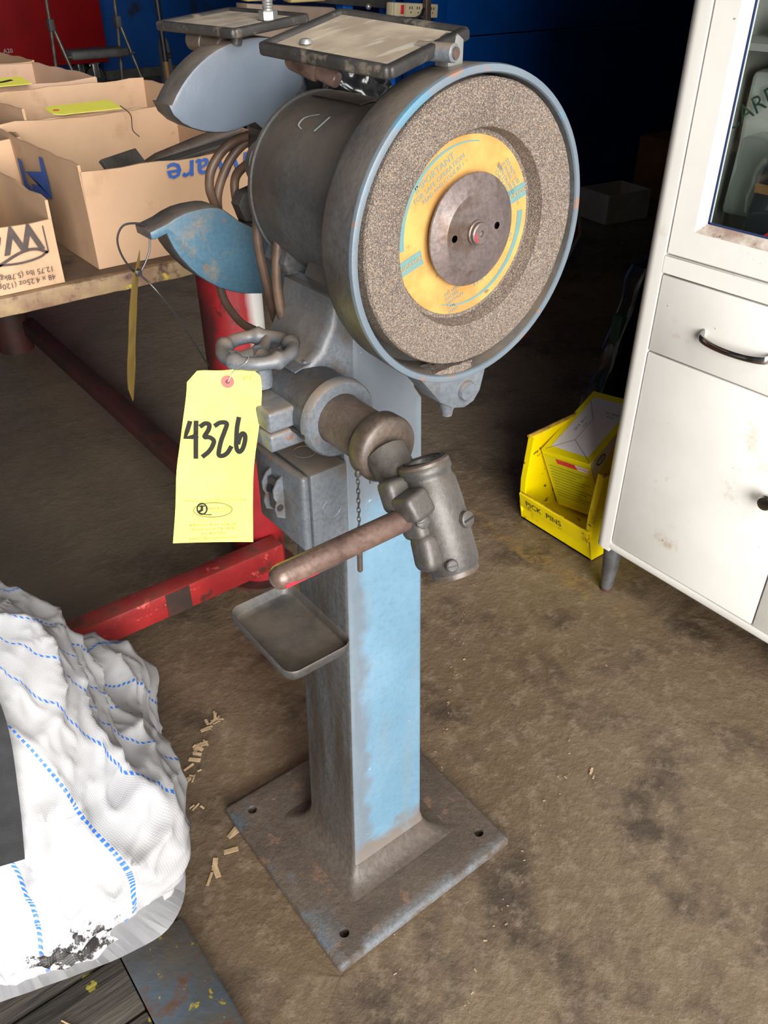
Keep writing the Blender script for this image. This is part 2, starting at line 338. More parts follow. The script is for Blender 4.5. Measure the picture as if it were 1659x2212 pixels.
def prism(bm, pts, a0, a1, axis='y', bev=0.0, seg=2, M=None):
    """2D outline extruded along an axis: 'y' outline is (x,z); 'x' outline is (y,z); 'z' outline is (x,y)"""
    b = bmesh.new()
    def P(p, a): return {'y': (p[0], a, p[1]), 'x': (a, p[0], p[1]), 'z': (p[0], p[1], a)}[axis]
    lo = [b.verts.new(P(p, a0)) for p in pts]; hi = [b.verts.new(P(p, a1)) for p in pts]; n = len(pts)
    caps = [b.faces.new(lo), b.faces.new(hi[::-1])]
    for i in range(n): b.faces.new((lo[i], hi[i], hi[(i + 1) % n], lo[(i + 1) % n]))
    bmesh.ops.recalc_face_normals(b, faces=b.faces[:])
    if bev > 0: bmesh.ops.bevel(b, geom=[e for c in caps for e in c.edges], offset=bev, segments=seg, affect='EDGES', profile=0.5)
    merge(bm, b, M)

def lathe(bm, prof, o, d, seg=48, up=(0, 0, 1), a0=0, a1=None):
    """prof: (radius, distance along d); revolved about the axis through o"""
    F = frame(d, up); o = Vector(o); rings = []
    full = a1 is None
    k = seg if full else seg + 1
    for (r, t) in prof:
        if r < 1e-6 and full: rings.append([bm.verts.new(o + F @ Vector((0, 0, t)))])
        else:
            rings.append([bm.verts.new(o + F @ Vector((r * math.cos(a), r * math.sin(a), t))) for a in
                          [(2 * math.pi * i / seg if full else a0 + (a1 - a0) * i / seg) for i in range(k)]])
    for A, B in zip(rings, rings[1:]):
        m = seg
        for i in range(m):
            j = (i + 1) % k
            if len(A) == 1 and len(B) == 1: continue
            if len(A) == 1: bm.faces.new((A[0], B[j], B[i]))
            elif len(B) == 1: bm.faces.new((A[i], A[j], B[0]))
            else: bm.faces.new((A[i], A[j], B[j], B[i]))

def smooth_path(pts, n=6, closed=False):
    P = [Vector(p) for p in pts]; out = []; m = len(P)
    for i in range(m if closed else m - 1):
        p0 = P[(i - 1) % m] if closed or i > 0 else P[i] * 2 - P[i + 1]
        p1, p2 = P[i], P[(i + 1) % m]
        p3 = P[(i + 2) % m] if closed or i < m - 2 else p2 * 2 - p1
        for k in range(n):
            t = k / n
            out.append(0.5 * ((2 * p1) + (p2 - p0) * t + (2 * p0 - 5 * p1 + 4 * p2 - p3) * t * t + (3 * p1 - p0 - 3 * p2 + p3) * t ** 3))
    if not closed: out.append(P[-1])
    return out

def tube(bm, pts, r, seg=10, closed=False):
    P = [Vector(p) for p in pts]; n = len(P); rings = []
    T = [((P[(i + 1) % n] - P[i - 1]) if closed or 0 < i < n - 1 else (P[1] - P[0] if i == 0 else P[-1] - P[-2])).normalized() for i in range(n)]
    N = T[0].orthogonal().normalized()
    for i in range(n):
        N = (N - T[i] * N.dot(T[i])).normalized(); B = T[i].cross(N)
        rr = r[i] if isinstance(r, (list, tuple)) else r
        rings.append([bm.verts.new(P[i] + rr * (math.cos(2 * math.pi * k / seg) * N + math.sin(2 * math.pi * k / seg) * B)) for k in range(seg)])
    for i in range(n if closed else n - 1):
        A, B2 = rings[i], rings[(i + 1) % n]; off = 0
        if closed and i == n - 1:
            off = min(range(seg), key=lambda s: (A[0].co - B2[s].co).length)
        for k in range(seg): bm.faces.new((A[k], A[(k + 1) % seg], B2[(k + 1 + off) % seg], B2[(k + off) % seg]))
    if not closed:
        bm.faces.new(rings[0][::-1]); bm.faces.new(rings[-1])

def ball(bm, c, r, sc=(1, 1, 1), seg=16):
    b = bmesh.new(); bmesh.ops.create_uvsphere(b, u_segments=seg, v_segments=seg // 2, radius=r)
    merge(bm, b, Matrix.Translation(c) @ Matrix.Diagonal((*sc, 1)))

def obj(name, bm, m, parent=None, angle=38, flat=False):
    me = bpy.data.meshes.new(name); bmesh.ops.recalc_face_normals(bm, faces=bm.faces[:]); bm.to_mesh(me); bm.free()
    for x in (m if isinstance(m, (list, tuple)) else [m]): me.materials.append(MT[x] if isinstance(x, str) else x)
    if not flat: me.shade_smooth(); me.set_sharp_from_angle(angle=R(angle))
    return link(bpy.data.objects.new(name, me), parent)

def link(o, parent=None):
    COL.objects.link(o); WORLD[o] = Vector((0, 0, 0))
    if parent is not None:
        o.parent = parent; o.location = -WORLD[parent]
    return o

def thing(name, label, cat, loc, group=None):
    o = bpy.data.objects.new(name, None); COL.objects.link(o); o.location = loc; WORLD[o] = Vector(loc); o.empty_display_size = 0.05
    return tag(o, label, cat, group)

def tag(o, label, cat, group=None):
    o['label'] = label; o['category'] = cat
    if group: o['group'] = group
    return o

def structure(o): o['kind'] = 'structure'; return o

def text2d(s, size, align='CENTER', shear=0.0, bold=0.0):
    c = bpy.data.curves.new('t', 'FONT'); c.body = s; c.size = size; c.align_x = align; c.align_y = 'CENTER'; c.resolution_u = 2; c.shear = shear; c.offset = bold * size
    o = bpy.data.objects.new('t', c); COL.objects.link(o)
    dg = bpy.context.evaluated_depsgraph_get(); dg.update()
    me = bpy.data.meshes.new_from_object(o.evaluated_get(dg))
    V = [(v.co.x, v.co.y) for v in me.vertices]; F = [tuple(p.vertices) for p in me.polygons]
    bpy.data.objects.remove(o); bpy.data.meshes.remove(me); bpy.data.curves.remove(c); return V, F

def put(bm, VF, fn):
    V, F = VF; vs = [bm.verts.new(fn(u, v)) for u, v in V]
    for q in F:
        try: bm.faces.new([vs[i] for i in q])
        except ValueError: pass

def stroke(pts, w, n=5, smooth=True):
    P = [Vector((p[0], p[1], 0)) for p in pts]
    if smooth and len(P) > 2: P = smooth_path(P, n)
    V, F = [], []
    for i, p in enumerate(P):
        d = (P[min(i + 1, len(P) - 1)] - P[max(i - 1, 0)]).normalized(); nn = Vector((-d.y, d.x, 0))
        ext = -d * w * 0.4 if i == 0 else (d * w * 0.4 if i == len(P) - 1 else Vector())
        V += [tuple((p + ext + nn * w / 2)[:2]), tuple((p + ext - nn * w / 2)[:2])]
    for i in range(len(P) - 1): F.append((2 * i, 2 * i + 1, 2 * i + 3, 2 * i + 2))
    return V, F

def boolean_cut(bm, cutters):
    """subtract cutter meshes from bm; returns a new bmesh"""
    me = bpy.data.meshes.new('a'); bm.to_mesh(me); bm.free(); o = bpy.data.objects.new('a', me); COL.objects.link(o)
    mc = bpy.data.meshes.new('b'); cutters.to_mesh(mc); cutters.free(); oc = bpy.data.objects.new('b', mc); COL.objects.link(oc)
    md = o.modifiers.new('x', 'BOOLEAN'); md.object = oc; md.operation = 'DIFFERENCE'; md.solver = 'EXACT'
    dg = bpy.context.evaluated_depsgraph_get(); dg.update()
    res = bpy.data.meshes.new_from_object(o.evaluated_get(dg))
    nb = bmesh.new(); nb.from_mesh(res)
    bpy.data.objects.remove(o); bpy.data.objects.remove(oc)
    for x in (me, mc, res): bpy.data.meshes.remove(x)
    return nb

BM = bmesh.new
#@@STRUCTURE
# ------------------------------------------------------------------ room shell
def sbox(name, m, *a):
    b = BM(); box(b, *a); return structure(obj(name, b, m, flat=True))
b = BM(); nx, ny = 60, 60
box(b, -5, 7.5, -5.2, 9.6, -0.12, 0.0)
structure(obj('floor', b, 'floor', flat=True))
sbox('wall_back', 'blue_wall', -5, 7.5, 9.6, 9.75, 0, 4.0)
sbox('wall_left', 'wall_drab', -5.15, -5, -5.2, 9.75, 0, 4.0)
sbox('wall_east', 'wall_drab', 7.5, 7.65, -5.2, 9.75, 0, 4.0)
sbox('light_block_front', 'wall_drab', 0.45, 7.5, -5.2, -5.0, 0, 4.0)  # unseen wall added to stop sky light leaking in beside the door
sbox('light_block_right', 'wall_drab', 1.385, 1.47, -5.0, 0.385, 0, 4.0)  # unseen partition added behind the cabinet to keep light off the back right
sbox('ceiling', 'ceil', -5.15, 7.65, -5.2, 9.75, 4.0, 4.12)
sbox('baseboard_back', 'seat_grey', -5, 7.5, 9.57, 9.6, 0.0, 0.09)
#@@GRINDER
# ------------------------------------------------------------------ pedestal grinder
CX, CY, AZ = 0.1735, 0.170, 1.048
G = thing('pedestal_grinder', 'tall grey and blue pedestal grinder with big exposed wheel on a square base', 'grinder', (CX, CY, 0))
YD = (0, 1, 0)
# base plate with bolt holes
b = BM(); box(b, 0.0, 0.3475, 0.0, 0.3475, 0.001, 0.021, 0.007, 3)
c = BM()
for hx, hy in ((0.0358, 0.3125), (0.3127, 0.0402), (0.0357, 0.040), (0.3127, 0.3125)): lathe(c, [(0, -0.02), (0.0078, -0.02), (0.0078, 0.05), (0, 0.05)], (hx, hy, 0), (0, 0, 1), 20)
obj('base_plate', boolean_cut(b, c), 'base', G, 40)

def rrect(hx, hy, r, k=5):
    out = []
    for (sx, sy, a0) in ((1, -1, -90), (1, 1, 0), (-1, 1, 90), (-1, -1, 180)):
        for i in range(k):
            a = R(a0 + 90 * i / (k - 1)); out.append((sx * (hx - r) + r * math.cos(a), sy * (hy - r) + r * math.sin(a)))
    return out
def loft(bm, levels, cx, cy, cap=True, k=5):
    rings = []
    for (z, hx, hy, r) in levels: rings.append([bm.verts.new((cx + x, cy + y, z)) for x, y in rrect(hx, hy, r, k)])
    n = len(rings[0])
    for A, B in zip(rings, rings[1:]):
        for i in range(n): bm.faces.new((A[i], A[(i + 1) % n], B[(i + 1) % n], B[i]))
    if cap: bm.faces.new(rings[0][::-1]); bm.faces.new(rings[-1])
lv = [(0.0195, 0.112, 0.108, 0.014), (0.0225, 0.098, 0.094, 0.013), (0.028, 0.087, 0.083, 0.012), (0.037, 0.0785, 0.0745, 0.010), (0.05, 0.072, 0.068, 0.009), (0.068, 0.0685, 0.0642, 0.008)]
for z in (0.2, 0.35, 0.5, 0.65, 0.80, 0.826): lv.append((z, 0.0695 - 0.0158 * z, 0.0645 - 0.0105 * z, 0.0075))
lv += [(0.842, 0.046, 0.0555, 0.008), (0.87, 0.0445, 0.055, 0.01), (0.92, 0.044, 0.055, 0.012), (0.95, 0.048, 0.056, 0.016), (0.975, 0.056, 0.058, 0.02)]
b = BM(); loft(b, lv, CX, CY)
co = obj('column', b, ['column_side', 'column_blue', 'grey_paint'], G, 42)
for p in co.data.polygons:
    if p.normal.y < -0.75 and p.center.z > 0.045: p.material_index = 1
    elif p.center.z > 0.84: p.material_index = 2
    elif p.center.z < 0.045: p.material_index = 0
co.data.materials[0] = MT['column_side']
# raised blank plate on the blue face
b = BM(); box(b, 0.150, 0.190, 0.1105, 0.116, 0.742, 0.772, 0.001, 1); obj('blank_plate', b, 'grey_paint', G)

# motor
b = BM(); lathe(b, [(0, 0.240), (0.028, 0.240), (0.030, 0.238), (0.055, 0.2365), (0.070, 0.2335), (0.0785, 0.229), (0.0815, 0.224), (0.0835, 0.2235), (0.0842, 0.205), (0.0842, 0.085), (0.0832, 0.084), (0.0815, 0.083), (0.078, 0.06), (0.070, 0.046), (0.05, 0.036), (0, 0.034)], (CX, 0, AZ), YD, 64)
mo = obj('motor_body', b, 'dark_paint', G, 50)
b = BM(); lathe(b, [(0.0835, 0.221), (0.0858, 0.2205), (0.0858, 0.2165), (0.0835, 0.216)], (CX, 0, AZ), YD, 64); obj('motor_seam', b, 'dark_paint', mo)
b = BM(); lathe(b, [(0.022, 0.236), (0.024, 0.242), (0.020, 0.250), (0.020, 0.318), (0.026, 0.322), (0.026, 0.331)], (CX, 0, AZ), YD, 32); obj('spindle_housing', b, 'dark_paint', G)
b = BM(); lathe(b, [(0.0856, 0.125), (0.0862, 0.1255), (0.0862, 0.2045), (0.0856, 0.205)], (CX, 0, AZ), YD, 10, a0=R(78), a1=R(105)); obj('nameplate', b, 'dark_paint', mo)
for sx in (-1, 1):
    b = BM(); prism(b, [(CX + sx * 0.025, 0.97), (CX + sx * 0.066, 0.972), (CX + sx * 0.073, 0.985), (CX + sx * 0.066, 1.0), (CX + sx * 0.035, 1.0)], 0.105, 0.15, 'y', 0.005); obj('motor_foot', b, 'dark_paint', G)
    b = BM(); prism(b, [(CX + sx * 0.025, 0.97), (CX + sx * 0.066, 0.972), (CX + sx * 0.073, 0.985), (CX + sx * 0.066, 1.0), (CX + sx * 0.035, 1.0)], 0.185, 0.225, 'y', 0.005); obj('motor_foot', b, 'dark_paint', G)
# chalk mark on the motor
def on_motor(u, v):      # u along +Y reversed, v angle
    a = R(127) - v; return (CX + 0.0866 * math.cos(a), 0.160 - u, AZ + 0.0866 * math.sin(a))
b = BM(); put(b, stroke([(0.006, 0.13), (-0.008, 0.05), (-0.009, -0.05), (-0.001, -0.09)], 0.0028), on_motor); put(b, stroke([(0.023, 0.13), (0.019, -0.08)], 0.0026, smooth=False), on_motor)
obj('chalk_mark', b, 'chalk', mo)

# near wheel guard: open-faced ring with a back plate
GZ = 1.0445
b = BM()
lathe(b, [(0.020, 0.036), (0.122, 0.036), (0.1268, 0.033), (0.1285, 0.028), (0.1305, -0.0095), (0.1297, -0.0125), (0.1272, -0.0135), (0.1247, -0.0132), (0.1236, -0.0115), (0.1226, 0.027), (0.118, 0.030), (0.020, 0.030)], (CX, 0, GZ), YD, 96)
gd = obj('wheel_guard', b, ['dark_paint', 'rim'], G, 40)
for p in gd.data.polygons:
    if p.center.y < -0.010: p.material_index = 1
b = BM(); prism(b, [(0.112, 0.9335), (0.143, 0.8960), (0.158, 0.8858), (0.1736, 0.8815), (0.186, 0.8850), (0.1935, 0.8945), (0.199, 0.9176), (0.2135, 0.9255), (0.200, 0.9215), (0.1736, 0.9180), (0.150, 0.9205), (0.128, 0.9270)], -0.011, 0.018, 'y', 0.002); lug = obj('guard_lug', b, 'grey_paint', G)
b = BM(); lathe(b, [(0, -0.0045), (0.0085, -0.0040), (0.0098, -0.002), (0.0098, 0.001)], (0.1738, -0.0115, 0.9005), YD, 24); obj('lug_bolt', b, 'grey_paint', lug)
b = BM(); lathe(b, [(0.0085, 0.012), (0.0078, 0), (0.006, -0.0045), (0.0052, -0.010), (0, -0.0115)], (0.161, 0.0, 0.884), (0, 0, 1), 18); obj('lug_nub', b, 'grey_paint', lug)
# packed swarf in the bottom of the guard
b = BM(); box(b, 0.135, 0.181, -0.0095, 0.012, 0.9205, 0.9285, 0.0, 1, Matrix.Translation((0.158, 0, 0.924)) @ Matrix.Rotation(R(-3), 4, 'Y') @ Matrix.Translation((-0.158, 0, -0.924)))
bmesh.ops.subdivide_edges(b, edges=b.edges[:], cuts=5, use_grid_fill=True)
for v in b.verts: v.co += Vector(noise.noise_vector(v.co * 240)) * 0.0022
obj('packed_swarf', b, 'wheel', G)

# grinding wheel, label, flange
WZ = 1.0485
b = BM(); lathe(b, [(0.03, 0.024), (0.113, 0.024), (0.1165, 0.021), (0.117, -0.010), (0.1155, -0.0125), (0.0855, -0.0125), (0.0815, -0.0110), (0.0785, 0.0025), (0.03, 0.0028)], (CX, 0, WZ), YD, 128)
wh = obj('grinding_wheel', b, 'wheel', G, 30)
for v in wh.data.vertices:
    rr = Vector((v.co.x - CX, v.co.z - WZ))
    if rr.length > 0.08 and v.co.y < -0.005: v.co.x += 0.0006 * noise.noise(v.co * 300); v.co.z += 0.0006 * noise.noise(v.co * 311)
b = BM(); lathe(b, [(0.03, 0.0018), (0.0746, 0.0018), (0.0746, 0.0024)], (CX, 0, WZ), YD, 72); lb = obj('wheel_label', b, 'wheel_label', G)
def on_label(ang):      # text along a chord rotated by ang in the XZ plane
    ca, sa = math.cos(ang), math.sin(ang)
    return lambda u, v: (CX + u * ca - v * sa, 0.0014, WZ + u * sa + v * ca)
b = BM()
L0 = on_label(R(18))
def arc(bm, r, a0, a1, w0, w1, n=28):
    vs = []
    for i in range(n + 1):
        a = R(a0 + (a1 - a0) * i / n); w = w0 + (w1 - w0) * (i / n)
        for q in (r - w / 2, r + w / 2): vs.append(bm.verts.new(L0(q * math.cos(a), q * math.sin(a))))
    for i in range(n): bm.faces.new((vs[2 * i], vs[2 * i + 1], vs[2 * i + 3], vs[2 * i + 2]))
arc(b, 0.0695, 168, 62, 0.0052, 0.0008); arc(b, 0.0665, -14, -128, 0.0062, 0.0008)
for s in (-1, 1):
    box(b, s * 0.062 - 0.0125, s * 0.062 + 0.0125, -0.0062, 0.0062, 0, 0.0001, 0, 1, Matrix(((math.cos(R(18)), -math.sin(R(18)), 0, CX), (0, 0, -1, 0.0015), (math.sin(R(18)), math.cos(R(18)), 0, WZ), (0, 0, 0, 1))))
put(b, text2d('IMPORTANT', 0.0082), lambda u, v: on_label(R(30))(u - 0.006, v + 0.0608))
put(b, text2d('FOR SAFE OPERATION', 0.0060), lambda u, v: on_label(R(30))(u - 0.004, v + 0.0538))
put(b, text2d('READ ANSI CODE B7.1', 0.0050), lambda u, v: on_label(R(30))(u - 0.002, v + 0.0482))
for k, s in enumerate(('DO NOT USE', 'IF WHEEL HAS', 'BEEN DROPPED', 'CHECK SPEED', 'BEFORE USE')):
    put(b, text2d(s, 0.0047), lambda u, v, k=k: on_label(R(-52))(u + 0.002, v + 0.0660 - 0.0046 * k))
for k, s in enumerate(('DO NOT', 'EXCEED', 'MAXIMUM', 'SAFE', 'SPEED')):
    put(b, text2d(s, 0.0044, 'LEFT'), lambda u, v, k=k: on_label(R(18))(u - 0.036, v - 0.0460 - 0.0046 * k))
put(b, text2d('R.P.M.', 0.0052), lambda u, v: on_label(R(18))(u + 0.004, v - 0.055))
put(b, text2d('NO', 0.0052), lambda u, v: on_label(R(18))(u + 0.047, v - 0.032))
obj('label_print', b, 'label_blue', lb, flat=True)
for s in (-1, 1):
    b = BM(); put(b, text2d('NORTON', 0.0056), lambda u, v, s=s: Vector(on_label(R(18))(u + s * 0.062, v)) + Vector((0, -0.0006, 0))); obj('banner_print', b, 'wheel_label', lb, flat=True)
FY = -0.008
b = BM(); lathe(b, [(0.03, 0.002), (0.040, 0.001), (0.0465, FY + 0.0025), (0.0472, FY + 0.001), (0.0468, FY), (0.0335, FY - 0.0045), (0.0325, FY - 0.0050), (0.0215, FY - 0.0050), (0.0195, FY - 0.0046), (0.0, FY - 0.0046)], (CX, 0, WZ), YD, 96)
c = BM()
for s in (-1, 1): lathe(c, [(0, FY - 0.02), (0.0031, FY - 0.02), (0.0031, FY + 0.003), (0, FY + 0.003)], (CX + s * 0.0242, 0, WZ + s * 0.0015), YD, 18)
fl = obj('wheel_flange', boolean_cut(b, c), 'flange_steel', G, 12)
b = BM(); lathe(b, [(0.0103, FY - 0.004), (0.0103, FY - 0.0072), (0.0092, FY - 0.0078), (0.0092, FY - 0.011), (0.0082, FY - 0.0118), (0.0028, FY - 0.0118), (0.0024, FY - 0.0095), (0, FY - 0.0088)], (CX, 0, WZ), YD, 36); sp = obj('spindle_end', b, 'flange_steel', fl, 30)
b = BM(); put(b, stroke([(-0.0066, 0.0005), (-0.0062, -0.003), (-0.0045, -0.0056)], 0.0018), lambda u, v: (CX + u, FY - 0.0121, WZ + v)); obj('red_dab', b, 'carton_red', sp, flat=True)

# far wheel guard: flat plate with an open mouth, seen from its inboard side
upper = [(0.0667, 1.1173), (0.0711, 1.1067), (0.0801, 1.098), (0.0900, 1.0925), (0.1024, 1.0881), (0.1160, 1.0855), (0.1292, 1.0842), (0.1400, 1.0850), (0.1521, 1.0873), (0.165, 1.090), (0.20, 1.06)]
N = 26
outer_top = [(CX + 0.1245 * math.cos(R(a)), 1.0465 + 0.1245 * math.sin(R(a))) for a in [20 + (145.5 - 20) * i / N for i in range(N + 1)]]
b = BM(); prism(b, upper + outer_top, 0.33, 0.37, 'y', 0.0035, 2); fu = obj('rear_guard', b, ['fin_grey', 'dark_paint'], G, 40)
for p in fu.data.polygons:
    if p.normal.y > -0.5: p.material_index = 1
lower = [(0.0261, 0.9981), (0.0364, 1.0008), (0.0466, 1.0034), (0.0580, 1.0080), (0.0694, 1.0110), (0.0812, 1.0122), (0.0931, 1.0123), (0.1010, 1.0120), (0.1089, 1.0105), (0.1155, 1.0075), (0.1211, 1.0029), (0.1332, 0.9923), (0.150, 0.982), (0.21, 0.98), (0.235, 0.93)]
lower += [(0.21, 0.905), (0.185, 0.9005), (0.155, 0.9022), (0.1303, 0.9075), (0.114, 0.9142), (0.099, 0.9217), (0.0868, 0.9308), (0.0749, 0.9413), (0.0652, 0.9528), (0.0561, 0.9658), (0.0505, 0.976), (0.0468, 0.986), (0.0450, 0.9925), (0.0329, 0.9893), (0.0269, 0.9897)]
b = BM(); prism(b, lower, 0.33, 0.37, 'y', 0.003, 2); fb = obj('lower_guard', b, ['fin_blue', 'dark_paint'], G, 40)
for p in fb.data.polygons:
    if p.normal.y > -0.5: p.material_index = 1
b = BM(); prism(b, [(0.17, 0.93), (0.24, 0.93), (0.29, 1.0), (0.29, 1.1), (0.24, 1.14), (0.18, 1.11), (0.172, 1.05)], 0.334, 0.368, 'y', 0.003); obj('guard_web', b, 'dark_paint', G)
b = BM(); prism(b, [(0.150, 0.985), (0.143, 1.004), (0.150, 1.016), (0.168, 1.020), (0.19, 1.0), (0.18, 0.98)], 0.345, 0.365, 'y', 0.002); obj('guard_bracket', b, 'dark_iron', G)

# clamp housing for the swing arm, with ears, web to the column, label plate
HX, HZ = 0.085, 0.8643
b = BM(); lathe(b, [(0.0255, 0.073), (0.0265, 0.071), (0.0385, 0.0695), (0.0405, 0.072), (0.0412, 0.080), (0.0385, 0.084), (0.0385, 0.190), (0.034, 0.204), (0, 0.206)], (HX, 0, HZ), YD, 56); ho = obj('clamp_housing', b, 'grey_paint', G)
b = BM(); prism(b, [(0.062, 0.893), (0.078, 0.905), (0.096, 0.918), (0.108, 0.940), (0.114, 0.965), (0.14, 0.975), (0.19, 0.975), (0.19, 0.835), (0.125, 0.828), (0.095, 0.83)], 0.117, 0.215, 'y', 0.010, 3); obj('arm_bracket', b, 'grey_paint', G)
for z0, z1 in ((0.8568, 0.8790), (0.8350, 0.8548)):
    b = BM(); box(b, 0.020, 0.062, 0.098, 0.178, z0, z1, 0.0035, 3); obj('clamp_ear', b, 'grey_paint', ho)
b = BM(); box(b, 0.0445, 0.0452, 0.075, 0.205, 0.8532, 0.8580); obj('clamp_split', b, 'black_rubber', ho)
b = BM(); prism(b, [(0.066, 0.9005), (0.086, 0.9055), (0.086, 0.9070), (0.066, 0.9020)], 0.120, 0.178, 'y'); pl = obj('label_plate', b, 'grey_paint', ho)
for yy in (0.126, 0.172):
    b = BM(); ball(b, (0.082, yy, 0.9062), 0.0028, (1, 1, 0.7), 12); obj('rivet', b, 'grey_paint', pl)
# handwheel
HC = Vector((0.0454, 0.1538, 0.920))
b = BM(); ring = [(HC.x + 0.0345 * math.cos(R(a)), HC.y + 0.0345 * math.sin(R(a)), HC.z) for a in range(0, 360, 8)]
rad = [0.0067 + 0.0034 * max(0, math.cos(R(5 * (a + 14)))) ** 5 for a in range(0, 360, 8)]
tube(b, ring, rad, 12, True)
hw = obj('handwheel', b, 'grey_paint', G, 60)
for k in range(3):
    a = R(k * 120 + 40); b = BM()
    tube(b, [HC + Vector((0.006 * math.cos(a), 0.006 * math.sin(a), -0.007)), HC + Vector((0.018 * math.cos(a), 0.018 * math.sin(a), -0.006)), HC + Vector((0.034 * math.cos(a), 0.034 * math.sin(a), 0))], [0.0095, 0.0062, 0.0052], 12)
    obj('spoke', b, 'grey_paint', hw)
b = BM(); lathe(b, [(0, -0.0015), (0.010, -0.002), (0.0125, -0.006), (0.0115, -0.012), (0.0125, -0.020), (0.0135, -0.038), (0, -0.0415)], HC, (0, 0, 1), 24); obj('wheel_stem', b, 'grey_paint', hw)
b = BM(); lathe(b, [(0.0, -0.09), (0.007, -0.09), (0.007, -0.042), (0.0, -0.042)], HC, (0, 0, 1), 16); obj('clamp_screw', b, 'grey_paint', hw)

# swing arm shaft and end collar
b = BM(); lathe(b, [(0, 0.20), (0.0258, 0.20), (0.0258, 0.014), (0.0252, 0.0132)], (HX, 0, HZ), YD, 56); obj('arm_shaft', b, 'oily_steel', G)
b = BM(); lathe(b, [(0.0250, 0.0145), (0.0315, 0.0140), (0.0328, 0.0120), (0.0330, -0.0010), (0.0322, -0.0042), (0.0295, -0.0066), (0.022, -0.0082), (0, -0.0088)], (HX, 0, HZ - 0.001), YD, 56); obj('arm_collar', b, 'oily_steel', G)
# knuckle
KT = Vector((0.0882, -0.050, 0.8727)); KB = Vector((0.0898, -0.0995, 0.7755)); KD = (KB - KT).normalized(); KL = (KB - KT).length
b = BM(); lathe(b, [(0.0118, 0.0045), (0.0118, 0.001), (0.013, -0.0005), (0.0218, -0.0005), (0.0236, 0.001), (0.0236, 0.0045)], KT, KD, 48); kr = obj('knuckle_bushing', b, 'oily_steel', G, 30)
b = BM(); lathe(b, [(0.0118, 0.0005), (0.0114, 0.030), (0, 0.032)], KT, KD, 32); obj('bushing_bore', b, 'bright_steel', kr)
b = BM(); lathe(b, [(0.0165, -0.0007), (0.0165, -0.0012), (0.0172, -0.0012), (0.0172, -0.0007)], KT, KD, 40); obj('bushing_seam', b, 'black_rubber', kr)
b = BM(); lathe(b, [(0.0225, 0.0030), (0.0240, 0.0040), (0.0240, 0.0105), (0.0224, 0.0125), (0.0224, 0.0165), (0.0246, 0.0205), (0.0256, 0.040), (0.0250, 0.070), (0.0246, KL - 0.012), (0.0232, KL - 0.0085), (0.0226, KL - 0.006), (0, KL - 0.006)], KT, KD, 48); kn = obj('knuckle', b, 'dark_iron', G, 60)
b = BM(); lathe(b, [(0.0222, KL - 0.0085), (0.0222, KL - 0.0015), (0.0208, KL), (0, KL)], KT, KD, 40); obj('knuckle_foot_ring', b, 'oily_steel', G)
# boss joining collar and knuckle, clamp lobes for the rod
b = BM(); tube(b, [(0.0800, -0.008, 0.862), (0.0780, -0.030, 0.851), (0.0840, -0.060, 0.838)], [0.021, 0.0185, 0.016], 18); obj('knuckle_neck', b, 'dark_iron', G, 60)
KF = frame(KD, (1, 0, 0))
def lobe(off_side, along, out, hx, hy, hz, bev, ang=0, name='clamp_lobe'):
    # off_side: toward -X, along: down the barrel, out: toward the viewer (-Y)
    c0 = KT + KD * along + Vector((-off_side, 0, 0)) + Vector((0, -1, 0)) * out
    side = Vector((-1, 0, 0)); nrm = side.cross(KD).normalized()
    M = Matrix((side, KD, nrm)).transposed().to_4x4(); M.translation = c0
    bb = BM(); box(bb, -hx, hx, -hy, hy, -hz, hz, bev, 4, M @ Matrix.Rotation(R(ang), 4, 'Z')); return obj(name, bb, 'dark_iron', kn, 60), M
l1, M1 = lobe(0.0285, 0.0270, 0.010, 0.0130, 0.0125, 0.0140, 0.0055, 12)
l2, M2 = lobe(0.0225, 0.0770, 0.002, 0.0125, 0.0175, 0.0130, 0.008, -6)
l3, M3 = lobe(0.0265, 0.0270, -0.012, 0.0160, 0.0150, 0.0110, 0.006, 0)
l4, M4 = lobe(0.0215, 0.0500, -0.004, 0.0120, 0.0180, 0.0150, 0.007, 0)
def screw(p, d, r, m='dark_iron', par=None):
    p = Vector(p); d = Vector(d).normalized(); bb = BM(); lathe(bb, [(0, 0.0022), (r * 0.8, 0.002), (r, 0.0010), (r, -0.004)], p, d, 24)
    s = obj('screw_head', bb, m, par); F = frame(d); M = F.to_4x4(); M.translation = p + d * 0.00205
    bb = BM(); box(bb, -r * 0.85, r * 0.85, -r * 0.11, r * 0.11, 0, 0.0004, 0, 1, M); obj('screw_slot', bb, 'black_rubber', s)
    return s
NV = (-0.25, -0.9, 0.36)
screw((0.0608, -0.0850, 0.8375), NV, 0.0062, par=G)
screw((0.0735, -0.1110, 0.7990), NV, 0.0058, par=G)
screw((0.0985, -0.1010, 0.8330), (0.15, -0.88, 0.42), 0.0075, par=G)
# feed rod held in the knuckle
RY, RZ = -0.0660, 0.8325
b = BM(); lathe(b, [(0, 0.0), (0.0108, 0.0), (0.0108, 0.130), (0.0102, 0.1345), (0.0082, 0.1385), (0.0045, 0.1408), (0, 0.1415)], (0.0600, RY, RZ), (-1, 0, -0.012), 32); rd = obj('feed_rod', b, 'rod_steel', G, 50)
b = BM()
def on_rod(u, v):
    a = R(207) + v; return (-0.062 + u, RY + 0.0110 * math.cos(a), RZ - 0.0015 + 0.0110 * math.sin(a))
for s0, s1, w in (((-0.012, 0.10), (0.008, 0.0), 0.0030), ((-0.012, -0.2), (-0.002, -0.15), 0.0032), ((0.011, 0.05), (0.020, 0.0), 0.0024)):
    V, F = stroke([s0, s1], 1, smooth=False)
    put(b, ([(s0[0], s0[1]), (s0[0], s0[1] - w * 90), (s1[0], s1[1] - w * 60), (s1[0], s1[1])], [(0, 1, 2, 3)]), on_rod)
